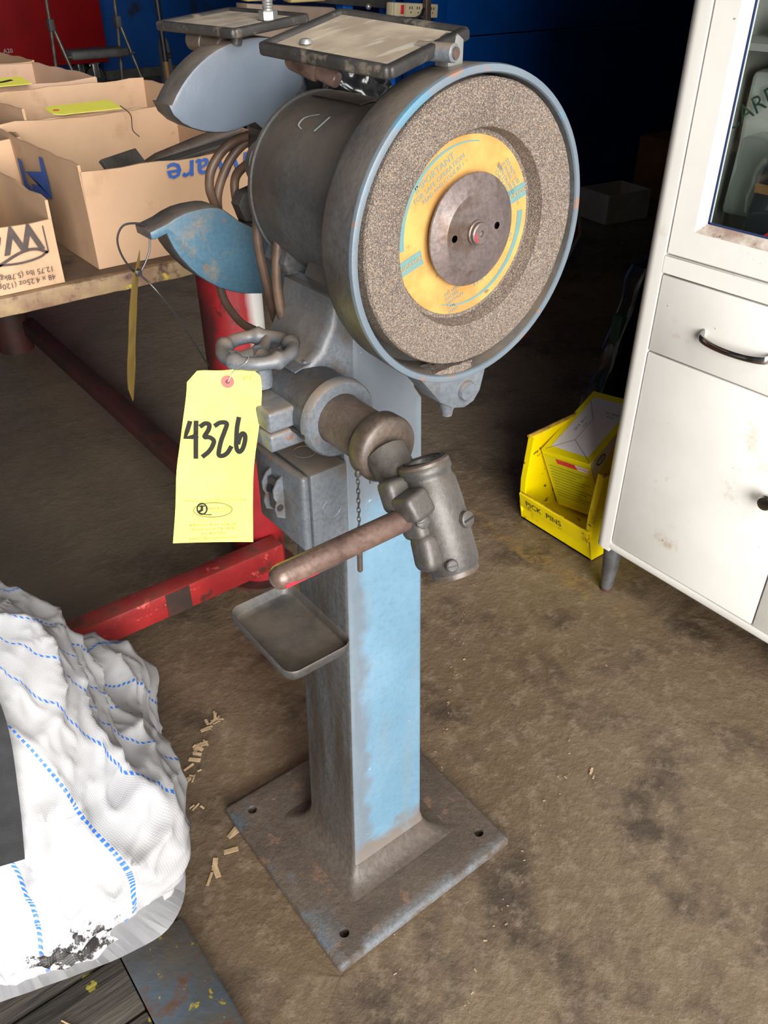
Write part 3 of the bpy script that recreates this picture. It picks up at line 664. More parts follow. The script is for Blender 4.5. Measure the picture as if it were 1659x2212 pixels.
obj('red_paint_dab', b, 'carton_red', rd, flat=True)
# chain with keeper pin hanging from the collar
CHX, CHY = 0.0535, 0.0
lm = None
for k in range(15):
    z = 0.8445 - k * 0.0053
    if lm is None:
        b = BM(); pts = [(0.0016 * math.cos(R(a)), 0, 0.0036 * math.sin(R(a))) for a in range(0, 360, 36)]
        tube(b, pts, 0.00055, 6, True); o = obj('chain_link', b, 'dark_iron', G); lm = o.data; o.location = Vector((CHX, CHY, z)) - WORLD[G]
    else:
        o = bpy.data.objects.new('chain_link', lm); COL.objects.link(o); o.parent = G; o.location = Vector((CHX, CHY, z)) - WORLD[G]; WORLD[o] = Vector()
    o.rotation_euler = (0, 0, R(35 + 90 * (k % 2)))
b = BM(); lathe(b, [(0, 0.768), (0.0024, 0.767), (0.0028, 0.764), (0.0028, 0.735), (0.0022, 0.7335), (0, 0.7332)], (CHX, CHY, 0), (0, 0, 1), 14); obj('keeper_pin', b, 'oily_steel', G)
b = BM(); lathe(b, [(0, -0.003), (0.0028, -0.002), (0.003, 0.001), (0.002, 0.004), (0, 0.004)], (CHX, CHY, 0.8475), (0, 0, 1), 12); obj('chain_screw', b, 'dark_iron', G)

# switch box on the column flank
b = BM(); box(b, 0.0685, 0.117, 0.1075, 0.205, 0.690, 0.786, 0.003, 2); sb = obj('switch_box', b, 'grey_paint', G)
b = BM(); box(b, 0.0565, 0.0675, 0.1065, 0.206, 0.689, 0.787, 0.005, 3); obj('switch_cover', b, 'grey_paint', sb)
b = BM(); lathe(b, [(0.0120, 0.1074), (0.0126, 0.1069), (0.0132, 0.1074)], (0.094, 0, 0.735), YD, 32); obj('knockout', b, 'grey_paint', sb)
b = BM(); lathe(b, [(0.0120, 0.7860), (0.0126, 0.7865), (0.0132, 0.7860)], (0.092, 0.155, 0), (0, 0, 1), 32); obj('knockout', b, 'grey_paint', sb)
b = BM()   # bent strap guarding the toggle
prof = [(0.0565, 0.772), (0.050, 0.768), (0.044, 0.758), (0.044, 0.748), (0.047, 0.741), (0.044, 0.733), (0.046, 0.722), (0.0565, 0.716)]
for (y0, y1) in ((0.1460, 0.1480), (0.1690, 0.1710)):
    prism(b, prof, y0, y1, 'y')
sg = obj('toggle_guard', b, 'grey_paint', sb)
b = BM(); box(b, 0.0495, 0.0565, 0.150, 0.168, 0.724, 0.764, 0.002); obj('toggle_plate', b, 'dark_iron', sb)
b = BM(); tube(b, [(0.055, 0.159, 0.748), (0.046, 0.159, 0.754)], [0.0035, 0.0042], 10); obj('toggle', b, 'black_rubber', sb)
b = BM(); lathe(b, [(0, 0.1453), (0.0042, 0.1453), (0.0042, 0.1462)], (0.0505, 0, 0.733), YD, 16); obj('guard_hole', b, 'black_rubber', sb)

# tray on the column flank
b = BM(); cx, cy = 0.0645, 0.175
rings = []
for (z, hx, hy, r) in ((0.5125, 0.040, 0.067, 0.010), (0.5125, 0.0445, 0.0715, 0.013), (0.5150, 0.0472, 0.0745, 0.015), (0.5280, 0.0485, 0.0760, 0.016), (0.5292, 0.0478, 0.0752, 0.0155), (0.5285, 0.0468, 0.0742, 0.015), (0.5175, 0.0448, 0.0722, 0.014), (0.5150, 0.0425, 0.0700, 0.012), (0.5150, 0.03, 0.06, 0.01)):
    rings.append([b.verts.new((cx + x, cy + y, z)) for x, y in rrect(hx, hy, r, 6)])
for A, B in zip(rings, rings[1:]):
    for i in range(len(A)): b.faces.new((A[i], A[(i + 1) % len(A)], B[(i + 1) % len(A)], B[i]))
b.faces.new(rings[0][::-1]); b.faces.new(rings[-1])
obj('tool_tray', b, 'dark_paint', G, 50)

# eye shields over both guards
def shield(F, U, V, tilt_n, name, glass_in=0.006):
    """frame of folded sheet round a dusty pane; F corner, U and V edge vectors"""
    F, U, V = Vector(F), Vector(U), Vector(V); n = U.cross(V).normalized()
    u, v = U.normalized(), V.normalized(); lu, lv = U.length, V.length
    M = Matrix((u, v, n)).transposed().to_4x4(); M.translation = F
    bb = BM()
    for (x0, x1, y0, y1) in ((0, lu, -0.003, 0.0065), (0, lu, lv - 0.0065, lv + 0.003), (-0.003, 0.0065, 0, lv), (lu - 0.0065, lu + 0.003, 0, lv)):
        box(bb, x0, x1, y0, y1, -0.0055, 0.0035, 0.0028, 3, M)
    s = obj('eye_shield', bb, 'bakelite', G, 50)
    bb = BM(); box(bb, 0.004, lu - 0.004, 0.004, lv - 0.004, -0.0018, 0.0006, 0, 1, M); obj('shield_pane', bb, 'dusty_glass', s)
    bb = BM(); box(bb, 0.0, lu, 0.0, lv, -0.0050, -0.0030, 0, 1, M); obj('backing_plate', bb, 'bakelite', s)
    return s, M, lu, lv
F0 = Vector((0.0822, -0.010, 1.1752))
U0 = Vector((0.0935, 0.0215, 0.0187)); V0 = Vector((-0.0310, 0.1230, 0.0085))
s1, Ms, lu, lv = shield(F0, U0, V0, 0, 'a')
p = Ms @ Vector((0.020, lv - 0.030, 0.0008)); b = BM(); lathe(b, [(0.0052, 0), (0.0050, 0.0016), (0.0035, 0.0034), (0, 0.0040)], p, (0, 0, 1), 18); obj('shield_rivet', b, 'bright_steel', s1)
# pivot roller, lock bolt and brown support rods
b = BM(); lathe(b, [(0, -0.003), (0.0058, -0.003), (0.0066, -0.002), (0.0066, 0.030), (0, 0.030)], (0.1405, -0.0105, 1.1835), (-0.25, 1, 0.0), 24); obj('pivot_roller', b, 'grey_paint', G)
b = BM(); lathe(b, [(0, -0.0045), (0.0040, -0.0045), (0.0044, -0.003)], (0.1405, -0.0105, 1.1835), (-0.25, 1, 0.0), 20); obj('pivot_pin', b, 'oily_steel', G)
b = BM(); prism(b, [(0.150, 1.172), (0.166, 1.172), (0.166, 1.190), (0.160, 1.194), (0.150, 1.190)], 0.004, 0.020, 'y', 0.002); obj('lock_bolt', b, 'bright_steel', G)
b = BM(); lathe(b, [(0, 0), (0.0058, 0.0005), (0.0066, 0.002), (0.0066, 0.020), (0.0088, 0.021), (0.0092, 0.023), (0.0092, 0.046), (0.008, 0.049), (0, 0.049)], (0.1145, 0.099, 1.1570), (-0.36, 0.87, 0.30), 24); obj('support_rod', b, 'rod_steel', G)
b = BM(); tube(b, smooth_path([(0.098, 0.128, 1.168), (0.110, 0.118, 1.173), (0.124, 0.100, 1.180)], 4), 0.0045, 10); obj('support_arm', b, 'dark_iron', G)
b = BM(); lathe(b, [(0, 0), (0.0062, 0.0005), (0.0062, 0.012), (0.0088, 0.013), (0.0088, 0.040), (0.0098, 0.041), (0.0098, 0.062), (0, 0.063)], (0.1475, 0.335, 1.1625), (-0.20, 0.95, 0.06), 24); obj('support_rod', b, 'oily_steel', G)
F1 = Vector((0.1385, 0.3100, 1.1775)); U1 = Vector((0.1000, 0.0192, 0.0085)); V1 = Vector((-0.0237, 0.125, 0.0015))
s2, Ms2, lu2, lv2 = shield(F1, U1, V1, 0, 'b')
b = BM(); tube(b, [(0.152, 0.328, 1.176), (0.150, 0.330, 1.166)], 0.006, 10); obj('support_arm', b, 'dark_iron', G)
q = Ms2 @ Vector((0.066, 0.022, 0.001))
b = BM(); lathe(b, [(0, 0), (0.0098, 0), (0.0098, 0.0075), (0.0088, 0.0088), (0, 0.0088)], q, (0, 0, 1), 6); nb = obj('hex_nut', b, 'bright_steel', s2, 20)
b = BM(); lathe(b, [(0.0055, 0.0085)] + [(0.0052 + 0.0007 * (k % 2), 0.010 + 0.0013 * k) for k in range(14)] + [(0.0048, 0.030), (0, 0.0302)], q, (0, 0, 1), 18); obj('threaded_stud', b, 'bright_steel', nb)
# crumpled dark plastic behind the shield
b = BM(); bmesh.ops.create_icosphere(b, subdivisions=4, radius=1.0)
for v in b.verts:
    v.co = Vector((v.co.x * 0.040, v.co.y * 0.050, v.co.z * 0.045)) * (1 + 0.30 * noise.noise(v.co * 2.6) + 0.16 * noise.noise(v.co * 6.1)) + Vector((0.226, 0.250, 1.118))
obj('dark_wrap', b, 'wrap', G, 180)

# supply cords
cords = [[(0.205, 0.34, 1.075), (0.193, 0.375, 1.0706), (0.1583, 0.38, 1.0627), (0.1343, 0.382, 1.042), (0.1288, 0.385, 1.0187), (0.1345, 0.388, 0.997), (0.142, 0.388, 0.95), (0.1278, 0.385, 0.8984), (0.1461, 0.38, 0.8552), (0.1711, 0.37, 0.8339), (0.20, 0.33, 0.80)],
         [(0.203, 0.335, 1.07), (0.1915, 0.378, 1.0668), (0.1666, 0.385, 1.0518), (0.1489, 0.39, 1.026), (0.1403, 0.392, 0.9963), (0.148, 0.392, 0.95), (0.17, 0.39, 0.90)],
         [(0.140, 0.285, 1.060), (0.118, 0.262, 1.045), (0.1135, 0.250, 1.0285), (0.1105, 0.250, 0.9924), (0.1156, 0.250, 0.9527), (0.1248, 0.248, 0.8984), (0.134, 0.240, 0.870), (0.16, 0.225, 0.845)],
         [(0.125, 0.205, 1.02), (0.108, 0.20, 1.010), (0.1003, 0.20, 0.9691), (0.103, 0.20, 0.9295), (0.1123, 0.20, 0.9080), (0.126, 0.20, 0.897), (0.15, 0.195, 0.895)],
         [(0.19, 0.30, 1.07), (0.176, 0.345, 1.052), (0.160, 0.375, 1.03), (0.157, 0.376, 1.00), (0.165, 0.374, 0.97)]]
for cpts in cords:
    b = BM(); tube(b, smooth_path(cpts, 7), 0.0052, 10); obj('supply_cord', b, 'cord', G, 80)
b = BM(); lathe(b, [(0, 0), (0.013, 0.001), (0.015, 0.008), (0.013, 0.020), (0, 0.021)], (0.150, 0.262, 1.058), (-0.3, 0.8, 0.1), 18); obj('cord_gland', b, 'cord', G)
#@@TAGS
# ------------------------------------------------------------------ lot tag 4326 on the handwheel
TP = Vector((0.0017, 0.1377, 0.9054)); TE = Vector((0.8704, -0.4923, 0)); TV = Vector((0.0855, 0.1511, 0.9848)); TN = Vector((-0.4848, -0.8572, 0.1736))
def on_tag(h=0.0):
    def fn(u, v):
        bend = 0.0045 * math.sin(max(-0.18, v) * 26) + 0.006 * (u / 0.04) ** 2 * (1 if v > -0.05 else 0.35)
        return TP + TE * u + TV * v + TN * (h + bend * 0.6)
    return fn
def smooth_side(pts, n=4): return [(p.x, p.y) for p in smooth_path([Vector((a, b2, 0)) for a, b2 in pts], n)]
left = smooth_side([(-0.0726, -0.1641), (-0.0655, -0.1270), (-0.0599, -0.0899), (-0.0535, -0.0633), (-0.0469, -0.0373), (-0.0405, -0.0119), (-0.0379, 0.0019)])
right = smooth_side([(0.0311, 0.0031), (0.0315, -0.0109), (0.0266, -0.0428), (0.0170, -0.0872), (0.0122, -0.1244), (0.0080, -0.1726)])
LT = thing('lot_tag', 'bright yellow paper lot tag marked 4326 wired to the handwheel', 'tag', tuple(TP))
b = BM()
NS = 28
def side(poly, v0):       # x on a side polyline at height v0
    for (a, c2) in zip(poly, poly[1:]):
        lo, hi = min(a[1], c2[1]), max(a[1], c2[1])
        if lo - 1e-9 <= v0 <= hi + 1e-9: return a[0] + (c2[0] - a[0]) * ((v0 - a[1]) / (c2[1] - a[1]) if abs(c2[1] - a[1]) > 1e-9 else 0)
    return poly[0][0] if v0 > max(poly[0][1], poly[-1][1]) else poly[-1][0]
rows = []
for i in range(NS + 1):
    s = i / NS; row = []
    # bottom edge to shoulder line, then the clipped top
    l0 = -0.1641 + (0.0019 + 0.1641) * s; r0v = -0.1726 + (0.0031 + 0.1726) * s
    xl = side(left, l0); xr = side(right, r0v)
    for k in range(9):
        q = k / 8; row.append((xl + (xr - xl) * q, l0 + (r0v - l0) * q))
    rows.append(row)
tl, tr = (-0.0275, 0.0118), (0.0226, 0.0121)
row = []
for k in range(9):
    q = k / 8; x = tl[0] + (tr[0] - tl[0]) * q; row.append((x, 0.0118 - 0.0016 * math.sin(math.pi * min(1, max(0, (x + 0.02) / 0.035)))))
rows.append(row)
for hh in (0.0, -0.0006):
    vs = [[b.verts.new(on_tag(hh)(*p)) for p in rw] for rw in rows]
    for A, B in zip(vs, vs[1:]):
        for k in range(8): b.faces.new((A[k], A[k + 1], B[k + 1], B[k]))
obj('card', b, 'tag', LT, 60)
b = BM(); W = 0.0046
dig = [[(-0.0405, -0.0386), (-0.0440, -0.047), (-0.0468, -0.0541), (-0.0400, -0.0543), (-0.0362, -0.0536)], [(-0.0345, -0.0391), (-0.0370, -0.057), (-0.0392, -0.0752)],
       [(-0.0300, -0.0432), (-0.0262, -0.0412), (-0.0225, -0.0428), (-0.0238, -0.0482), (-0.0285, -0.0552), (-0.0240, -0.0560), (-0.0200, -0.0600), (-0.0222, -0.0660), (-0.0265, -0.0712), (-0.0317, -0.0749)],
       [(-0.0162, -0.0440), (-0.0115, -0.0418), (-0.0056, -0.0432), (-0.0085, -0.0512), (-0.0122, -0.0590), (-0.0150, -0.0668), (-0.0168, -0.0752), (-0.0128, -0.0764), (-0.0082, -0.0738), (-0.0044, -0.0686)],
       [(0.0064, -0.0392), (0.0040, -0.0480), (0.0024, -0.0580), (0.0012, -0.0690), (0.0034, -0.0738), (0.0072, -0.0706), (0.0102, -0.0628), (0.0108, -0.0566), (0.0082, -0.0548), (0.0052, -0.0596), (0.0036, -0.0640)]]
for i, s in enumerate(dig): put(b, stroke(s, W, 5, smooth=(i != 0)), on_tag(0.0009))
obj('handwriting', b, 'ink', LT, flat=True)
b = BM(); ang = math.atan2(-0.0049, 0.0631); ca, sa = math.cos(ang), math.sin(ang)
def tl_(cx, cy, h=0.0007): return lambda u, v: on_tag(h)(cx + u * ca - v * sa, cy + u * sa + v * ca)
put(b, stroke([(-0.057, -0.1201), (0.0061, -0.125)], 0.0004, smooth=False), on_tag(0.0007)); obj('rule_line', b, 'brown_ink', LT, flat=True); b = BM()
for s, sz, c0 in (('409 Easton Road, Suite 101', 0.0043, (-0.0303, -0.1486)), ('Willow Grove, PA 19090', 0.0043, (-0.0308, -0.1534)), ('215-426-5300', 0.0043, (-0.0314, -0.1583)), ('www.quakercityauction.com', 0.0043, (-0.0319, -0.1632)), ('Auctioneers   Appraisers   Liquidators', 0.0022, (-0.0284, -0.1437)), ('AUCTIONEERS, INC.', 0.0024, (-0.0225, -0.1353)), ('UAKER CITY', 0.0046, (-0.0235, -0.1316))):
    put(b, text2d(s, sz), tl_(*c0))
def ell(cx, cy, rx, ry, w): return ([(cx + (rx + q * w) * math.cos(R(a)), cy + (ry + q * w) * math.sin(R(a))) for a in range(0, 360, 10) for q in (-0.5, 0.5)], [(2 * i, 2 * i + 1, (2 * i + 3) % 72, (2 * i + 2) % 72) for i in range(36)])
obj('small_print', b, 'brown_ink', LT, flat=True)
b = BM(); put(b, text2d('QTY.', 0.0046), tl_(0.0187, 0.0018)); obj('quantity_print', b, 'brown_ink', LT, flat=True)
b = BM(); put(b, ell(0, 0, 0.0192, 0.0078, 0.0011), tl_(-0.0289, -0.1327)); obj('oval_frame', b, 'brown_ink', LT, flat=True)
b = BM(); put(b, ell(0, 0, 0.0048, 0.0058, 0.0016), tl_(-0.0395, -0.1303, 0.0008)); put(b, stroke([(-0.003, -0.004), (0.003, -0.0062), (0.009, -0.0066)], 0.0010), tl_(-0.0395, -0.1303, 0.0008))
put(b, stroke([(-0.0026, 0.0026), (0.0002, 0.0030), (0.0026, 0.0028)], 0.0012), tl_(-0.0395, -0.1303, 0.0008)); put(b, stroke([(0.0, 0.0028), (-0.0002, 0.0002)], 0.0026, smooth=False), tl_(-0.0395, -0.1303, 0.0008)); put(b, stroke([(-0.0026, -0.0026), (0.0, -0.0012)], 0.0024, smooth=False), tl_(-0.0395, -0.1303, 0.0008))
obj('emblem', b, 'ink', LT, flat=True)
for nm, r0_, r1_, mm, h in (('eyelet', 0.0020, 0.0063, 'red_eyelet', 0.0009), ('eyelet_hole', 0.0, 0.0021, 'dark_red', 0.0010)):
    b = BM(); V = []; Fq = []
    for i in range(24):
        a = 2 * math.pi * i / 24; V += [(-0.0003 + r0_ * math.cos(a), -0.0009 + r0_ * math.sin(a)), (-0.0003 + r1_ * math.cos(a), -0.0009 + r1_ * math.sin(a))]
        Fq.append((2 * i, 2 * i + 1, (2 * i + 3) % 48, (2 * i + 2) % 48))
    put(b, (V, Fq), on_tag(h)); obj(nm, b, mm, LT, flat=True)
b = BM(); cr = Vector((0.0195, 0.1310, 0.9195))
tube(b, smooth_path([TP + TN * 0.002 + Vector((0, 0, -0.001)), TP + Vector((0.006, -0.004, 0.010)), cr + Vector((-0.002, -0.006, 0.006)), cr + Vector((0.006, 0.002, 0.010)), cr + Vector((0.006, 0.006, -0.006)), TP + Vector((0.007, 0.0, 0.008)), TP + Vector((0.003, 0.0, 0.002))], 6), 0.0005, 6); obj('tag_wire', b, 'wire', LT)

# ------------------------------------------------------------------ tag seen edge-on, on a cable tie round the lower guard tip
ET = thing('narrow_tag', 'aged yellow tag seen edge-on, hung by black tie from lower guard tip', 'tag', (0.0132, 0.35, 0.9518))
b = BM(); lf_ = [(0.0194, 0.9755), (0.0097, 0.9474), (0.0020, 0.920), (-0.0029, 0.897), (-0.0125, 0.8546), (-0.0192, 0.8063)]
P_ = smooth_path([Vector((x, 0.35, z)) for x, z in lf_], 5); n_ = len(P_)
vs = []
for i, p in enumerate(P_):
    s = i / (n_ - 1); w = 0.036 * min(1, s * 9 + 0.02) * min(1, (1 - s) * 6 + 0.02)
    dv = Vector((-0.63, -0.74, 0)).normalized() * (0.034 * min(1, 0.12 + s * 5) * min(1, 0.1 + (1 - s) * 7)); dv.rotate(Matrix.Rotation(R(9), 3, 'Z'))
    vs.append((b.verts.new(p + dv), b.verts.new(p - dv)))
for A, B in zip(vs, vs[1:]): b.faces.new((A[0], A[1], B[1], B[0]))
bmesh.ops.solidify(b, geom=b.faces[:], thickness=0.0006)
obj('card', b, 'tag_old', ET, 60)
b = BM(); tube(b, smooth_path([(0.0345, 0.352, 0.9890), (0.0298, 0.35, 0.9715), (0.0132, 0.349, 0.9520), (0.0005, 0.35, 0.9696), (-0.0023, 0.352, 0.990), (0.0071, 0.352, 1.0038), (0.024, 0.350, 1.0035), (0.0335, 0.350, 0.9985)], 6), 0.0011, 8); obj('cable_tie', b, 'tie', ET)
b = BM(); box(b, 0.0085, 0.0155, 0.343, 0.351, 0.9500, 0.9570, 0.001); obj('tie_lock', b, 'tie', ET)
b = BM(); tube(b, smooth_path([(0.0120, 0.345, 0.9530), (0.0239, 0.33, 0.9341), (0.0500, 0.33, 0.8846), (0.0725, 0.33, 0.832)], 6), 0.0011, 8); obj('tie_tail', b, 'tie', ET)
#@@BENCH
# ------------------------------------------------------------------ workbench with pipe leg and floor rails
WB = thing('workbench', 'low steel workbench with rusty cream edge, red pipe leg and red floor rail', 'workbench', (0.0, 1.6, 0))
b = BM(); box(b, -0.62, 0.50, 0.79, 2.75, 0.800, 0.812, 0.0015, 1); obj('bench_top', b, 'bench_top', WB)
b = BM(); box(b, -0.62, 0.502, 0.775, 0.7905, 0.784, 0.8125, 0.003, 2)
bmesh.ops.subdivide_edges(b, edges=[e for e in b.edges if abs(e.verts[0].co.x - e.verts[1].co.x) > 0.5], cuts=60)
for v in b.verts: v.co += Vector((0, noise.noise(v.co * 23) * 0.0014, noise.noise(v.co * 31 + Vector((5, 0, 0))) * 0.0018))
obj('edge_strip', b, 'rusty_edge', WB)
b = BM(); box(b, 0.4885, 0.502, 0.7905, 2.75, 0.784, 0.8125, 0.003, 2); obj('edge_strip', b, 'rusty_edge', WB)
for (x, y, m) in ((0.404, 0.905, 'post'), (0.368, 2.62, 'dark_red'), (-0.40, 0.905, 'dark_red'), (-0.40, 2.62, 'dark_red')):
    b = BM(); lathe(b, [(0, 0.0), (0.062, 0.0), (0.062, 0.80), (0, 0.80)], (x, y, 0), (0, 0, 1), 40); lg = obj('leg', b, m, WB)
b = BM(); lathe(b, [(0, 0.0), (0.088, 0.0), (0.088, 0.008), (0.062, 0.010)], (0.404, 0.905, 0), (0, 0, 1), 40); obj('foot_flange', b, 'dark_red', WB)
b = BM(); box(b, -0.335, 0.408, 0.79, 0.838, 0.078, 0.140, 0.004, 2); fr = obj('floor_rail', b, 'red_paint', WB)
b = BM(); box(b, 0.12, 0.175, 0.7885, 0.79, 0.080, 0.1385, 0.0004, 1); obj('bare_patch', b, 'dark_red', fr)
b = BM(); box(b, 0.395, 0.445, 0.95, 2.60, 0.060, 0.112, 0.004, 2); obj('floor_rail', b, 'dark_red', WB)

# ------------------------------------------------------------------ cardboard boxes
def carton(label, corner, ang, lx, ly, h, z, m='card', heights=None, flare=0.01, group=None, t=0.0045):
    """open tray; corner = near left bottom corner; ang turns about z"""
    c0 = Vector((corner[0], corner[1], z)); Rz = Matrix.Rotation(R(ang), 4, 'Z'); M = Matrix.Translation(c0) @ Rz
    T = thing('cardboard_box', label, 'box', tuple(c0), group)
    hs = heights or (h, h, h, h)
    def wall(p0, p1, hh, n, seed):
        bb = BM(); P0, P1 = Vector(p0), Vector(p1); d = (P1 - P0); L = d.length; d.normalize(); k = max(4, int(L / 0.03)); g = []
        for i in range(k + 1):
            s = i / k; col = []
            for (q, off) in ((0, 0), (0.5, 0), (1, 0), (1, t), (0.5, t), (0, t)):
                p = P0 + d * L * s; edge = math.sin(math.pi * s)
                top = hh + (0.006 * noise.noise(Vector((s * 5, seed, 0))) if q == 1 else 0)
                bow = flare * q * q * (0.4 + 0.6 * edge) + 0.004 * edge * noise.noise(Vector((s * 3, q * 2, seed)))
                p = p + Vector(n) * (bow - off) + Vector((0, 0, top * q)); col.append(bb.verts.new(M @ p))
            g.append(col)
        for A, B in zip(g, g[1:]):
            for j in range(5): bb.faces.new((A[j], B[j], B[j + 1], A[j + 1]))
        bb.faces.new(g[0]); bb.faces.new(g[-1][::-1])
        return obj('panel', bb, m, T, 50)
    W = [wall((0, 0, 0), (lx, 0, 0), hs[0], (0, -1, 0), corner[0] * 7 + 1), wall((0, ly, 0), (0, 0, 0), hs[1], (-1, 0, 0), corner[0] * 7 + 2),
         wall((lx, 0, 0), (lx, ly, 0), hs[2], (1, 0, 0), corner[0] * 7 + 3), wall((lx, ly, 0), (0, ly, 0), hs[3], (0, 1, 0), corner[0] * 7 + 4)]
    bb = BM(); box(bb, t, lx - t, t, ly - t, 0, t, 0, 1, M); obj('bottom', bb, m, T)
    return T, M, W
BZ = 0.8127
A_, MA, WA = carton('large open cardboard box with blue upside-down lettering at right end of bench', (0.128, 0.815), 0, 0.355, 0.395, 0.158, BZ, heights=(0.150, 0.160, 0.160, 0.165), flare=0.006)
B_, MBx, WBx = carton('shallow cardboard box directly behind the blue-lettered box', (0.185, 1.225), 2, 0.335, 0.185, 0.190, BZ, 'card', heights=(0.165, 0.185, 0.19, 0.192))
C_, MC, WC = carton('low cardboard box printed with black upside-down lettering at bench front left', (-0.340, 0.79), 0, 0.402, 0.33, 0.098, BZ, 'card', heights=(0.098, 0.13, 0.125, 0.13), flare=0.004)
D_, MD, WD = carton('pinkish cardboard box third back from the bench front', (-0.10, 1.46), 3, 0.53, 0.36, 0.195, BZ, 'card_pink')
E_, ME, WE = carton('cardboard box farthest back on the bench, under red cabinet', (-0.16, 1.88), 2, 0.59, 0.36, 0.195, BZ, 'card')
F_, MF, WF = carton('brown cardboard box behind the low black-printed box, left of blue logo', (-0.32, 1.14), 0, 0.46, 0.27, 0.155, BZ, 'card')
# prints on box A: lettering upside down on the near face, chevron logo on the left face
def bow_front(u, s=1): return 0.0
b = BM(); put(b, text2d('dshWare', 0.060, 'RIGHT', 0.12, 0.010), lambda u, v: MA @ Vector((0.138 - u, -0.0085, 0.130 - v * 0.85)))
obj('lettering', b, 'blue_print', WA[0], flat=True)
b = BM()
poly = [(0.292, 0.130), (0.286, 0.075), (0.262, 0.068), (0.141, 0.087), (0.142, 0.120), (0.148, 0.152), (0.165, 0.151), (0.168, 0.126), (0.262, 0.111), (0.190, 0.100), (0.238, 0.094), (0.241, 0.083), (0.263, 0.091), (0.272, 0.128)]
vs = [b.verts.new(MA @ Vector((-0.0078, y, z * 0.98))) for y, z in poly]; b.faces.new(vs); bmesh.ops.triangulate(b, faces=b.faces[:])
obj('logo', b, 'blue_print', WA[1], flat=True)
# prints on box C, upside down
fr_ = lambda cx, cz, sl=0.0: (lambda u, v: MC @ Vector((0.402 - cx - u, -0.0062 + 0, cz - v)))
b = BM()
put(b, text2d('Welco', 0.054, 'LEFT', 0.0, 0.028), lambda u, v: MC @ Vector((0.380 - u, -0.0052 - 0.001, 0.0800 - v)))
put(b, stroke([(0.018, 0.052), (0.035, 0.0595), (0.060, 0.057), (0.12, 0.036), (0.20, 0.032)], 0.004), lambda u, v: MC @ Vector((0.402 - u, -0.0050, v)))
put(b, stroke([(0.018, 0.052), (0.032, 0.046), (0.060, 0.043), (0.095, 0.0455)], 0.003), lambda u, v: MC @ Vector((0.402 - u, -0.0050, v)))
put(b, stroke([(0.016, 0.090), (0.016, 0.052)], 0.0018, smooth=False), lambda u, v: MC @ Vector((0.402 - u, -0.0056, v)))
put(b, text2d('12.75 lbs (5.78kg)', 0.0118, 'LEFT'), fr_(0.014, 0.0265)); put(b, text2d('48 x 4.25oz (120g) POUCHES', 0.0118, 'LEFT'), fr_(0.014, 0.0140))
obj('lettering', b, 'card_print', WC[0], flat=True)

# what lies in the boxes
def scrap(name, label, cat, bmx, m, loc, group=None):
    T = thing(name, label, cat, loc, group); obj('body', bmx, m, T); return T
b = BM(); tube(b, [(0.235, 0.955, 0.894), (0.322, 0.958, 0.930), (0.403, 0.958, 0.948), (0.482, 0.955, 0.964)], 0.0165, 20); o = obj('steel_bar', b, 'oily_steel'); tag(o, 'thick brown round steel bar lying across the blue-lettered box', 'bar')
b = BM(); box(b, 0, 0.10, -0.16, 0, -0.008, 0, 0.001, 1, Matrix.Translation((0.200, 0.914, 0.957)) @ Matrix.Rotation(R(32), 4, 'Z') @ Matrix.Rotation(R(52), 4, 'X')); o = obj('steel_plate', b, 'dark_iron'); tag(o, 'dark flat steel plate lying in the blue-lettered box', 'plate')
b = BM(); box(b, 0, 0.20, 0, 0.035, 0, 0.006, 0.001, 1, Matrix.Translation((0.29, 0.87, 0.94)) @ Matrix.Rotation(R(-8), 4, 'Y')); o = obj('flat_bar', b, 'dark_iron'); tag(o, 'thin dark flat bar at right inside the blue-lettered box', 'bar')
b = BM(); prism(b, [(0, 0), (0.045, 0), (0.045, 0.005), (0.005, 0.005), (0.005, 0.04), (0, 0.04)], 0, 0.22, 'y', 0, 1, Matrix.Translation((-0.01, 0.84, 0.838)) @ Matrix.Rotation(R(12), 4, 'Z') @ Matrix.Rotation(R(14), 4, 'X')); o = obj('angle_iron', b, 'bright_steel'); tag(o, 'length of grey angle iron propped in the low black-printed box', 'angle iron')
b = BM(); tube(b, [(-0.14, 0.835, 0.85), (-0.02, 0.85, 0.868), (0.03, 0.90, 0.84)], 0.012, 12); o = obj('steel_rod', b, 'dark_iron'); tag(o, 'bent dark steel rod in the low black-printed box', 'rod')
b = BM(); box(b, -0.16, 0.04, 0.82, 1.0, 0.8175, 0.845, 0.004, 1, Matrix.Translation((0, 0, 0))); o = obj('steel_block', b, 'black_rubber'); tag(o, 'flat black block at bottom of the low black-printed box', 'block')
# yellow lot tags on the boxes
def flat_tag(label, P, ang, tilt, L=0.135, w=0.062, card='tag'):
    M = Matrix.Translation(P) @ Matrix.Rotation(R(ang), 4, 'Z') @ Matrix.Rotation(R(tilt), 4, 'X')
    T = thing('lot_tag', label, 'tag', tuple(P)); bb = BM()
    prism(bb, [(0, 0.012), (0.014, 0), (L, 0), (L, w), (0.014, w), (0, w - 0.012)], 0, 0.0008, 'z', 0, 1, M); obj('card', bb, card, T, flat=True)
    bb = BM(); lathe(bb, [(0.0025, 0.0009), (0.006, 0.0013), (0.0025, 0.0013)], M @ Vector((0.014, w / 2, 0)), M.to_3x3() @ Vector((0, 0, 1)), 16); obj('eyelet', bb, 'red_eyelet', T)
    return T, M
ta, mta = flat_tag('yellow lot tag lying across top edge of the blue-lettered box', Vector((0.232, 1.196, 0.985)), 2, 7)
b = BM(); tube(b, smooth_path([(0.362, 1.20, 0.990), (0.372, 1.18, 0.975), (0.368, 1.172, 0.95), (0.381, 1.176, 0.935)], 5), 0.0009, 6); obj('tag_wire', b, 'tie', ta)
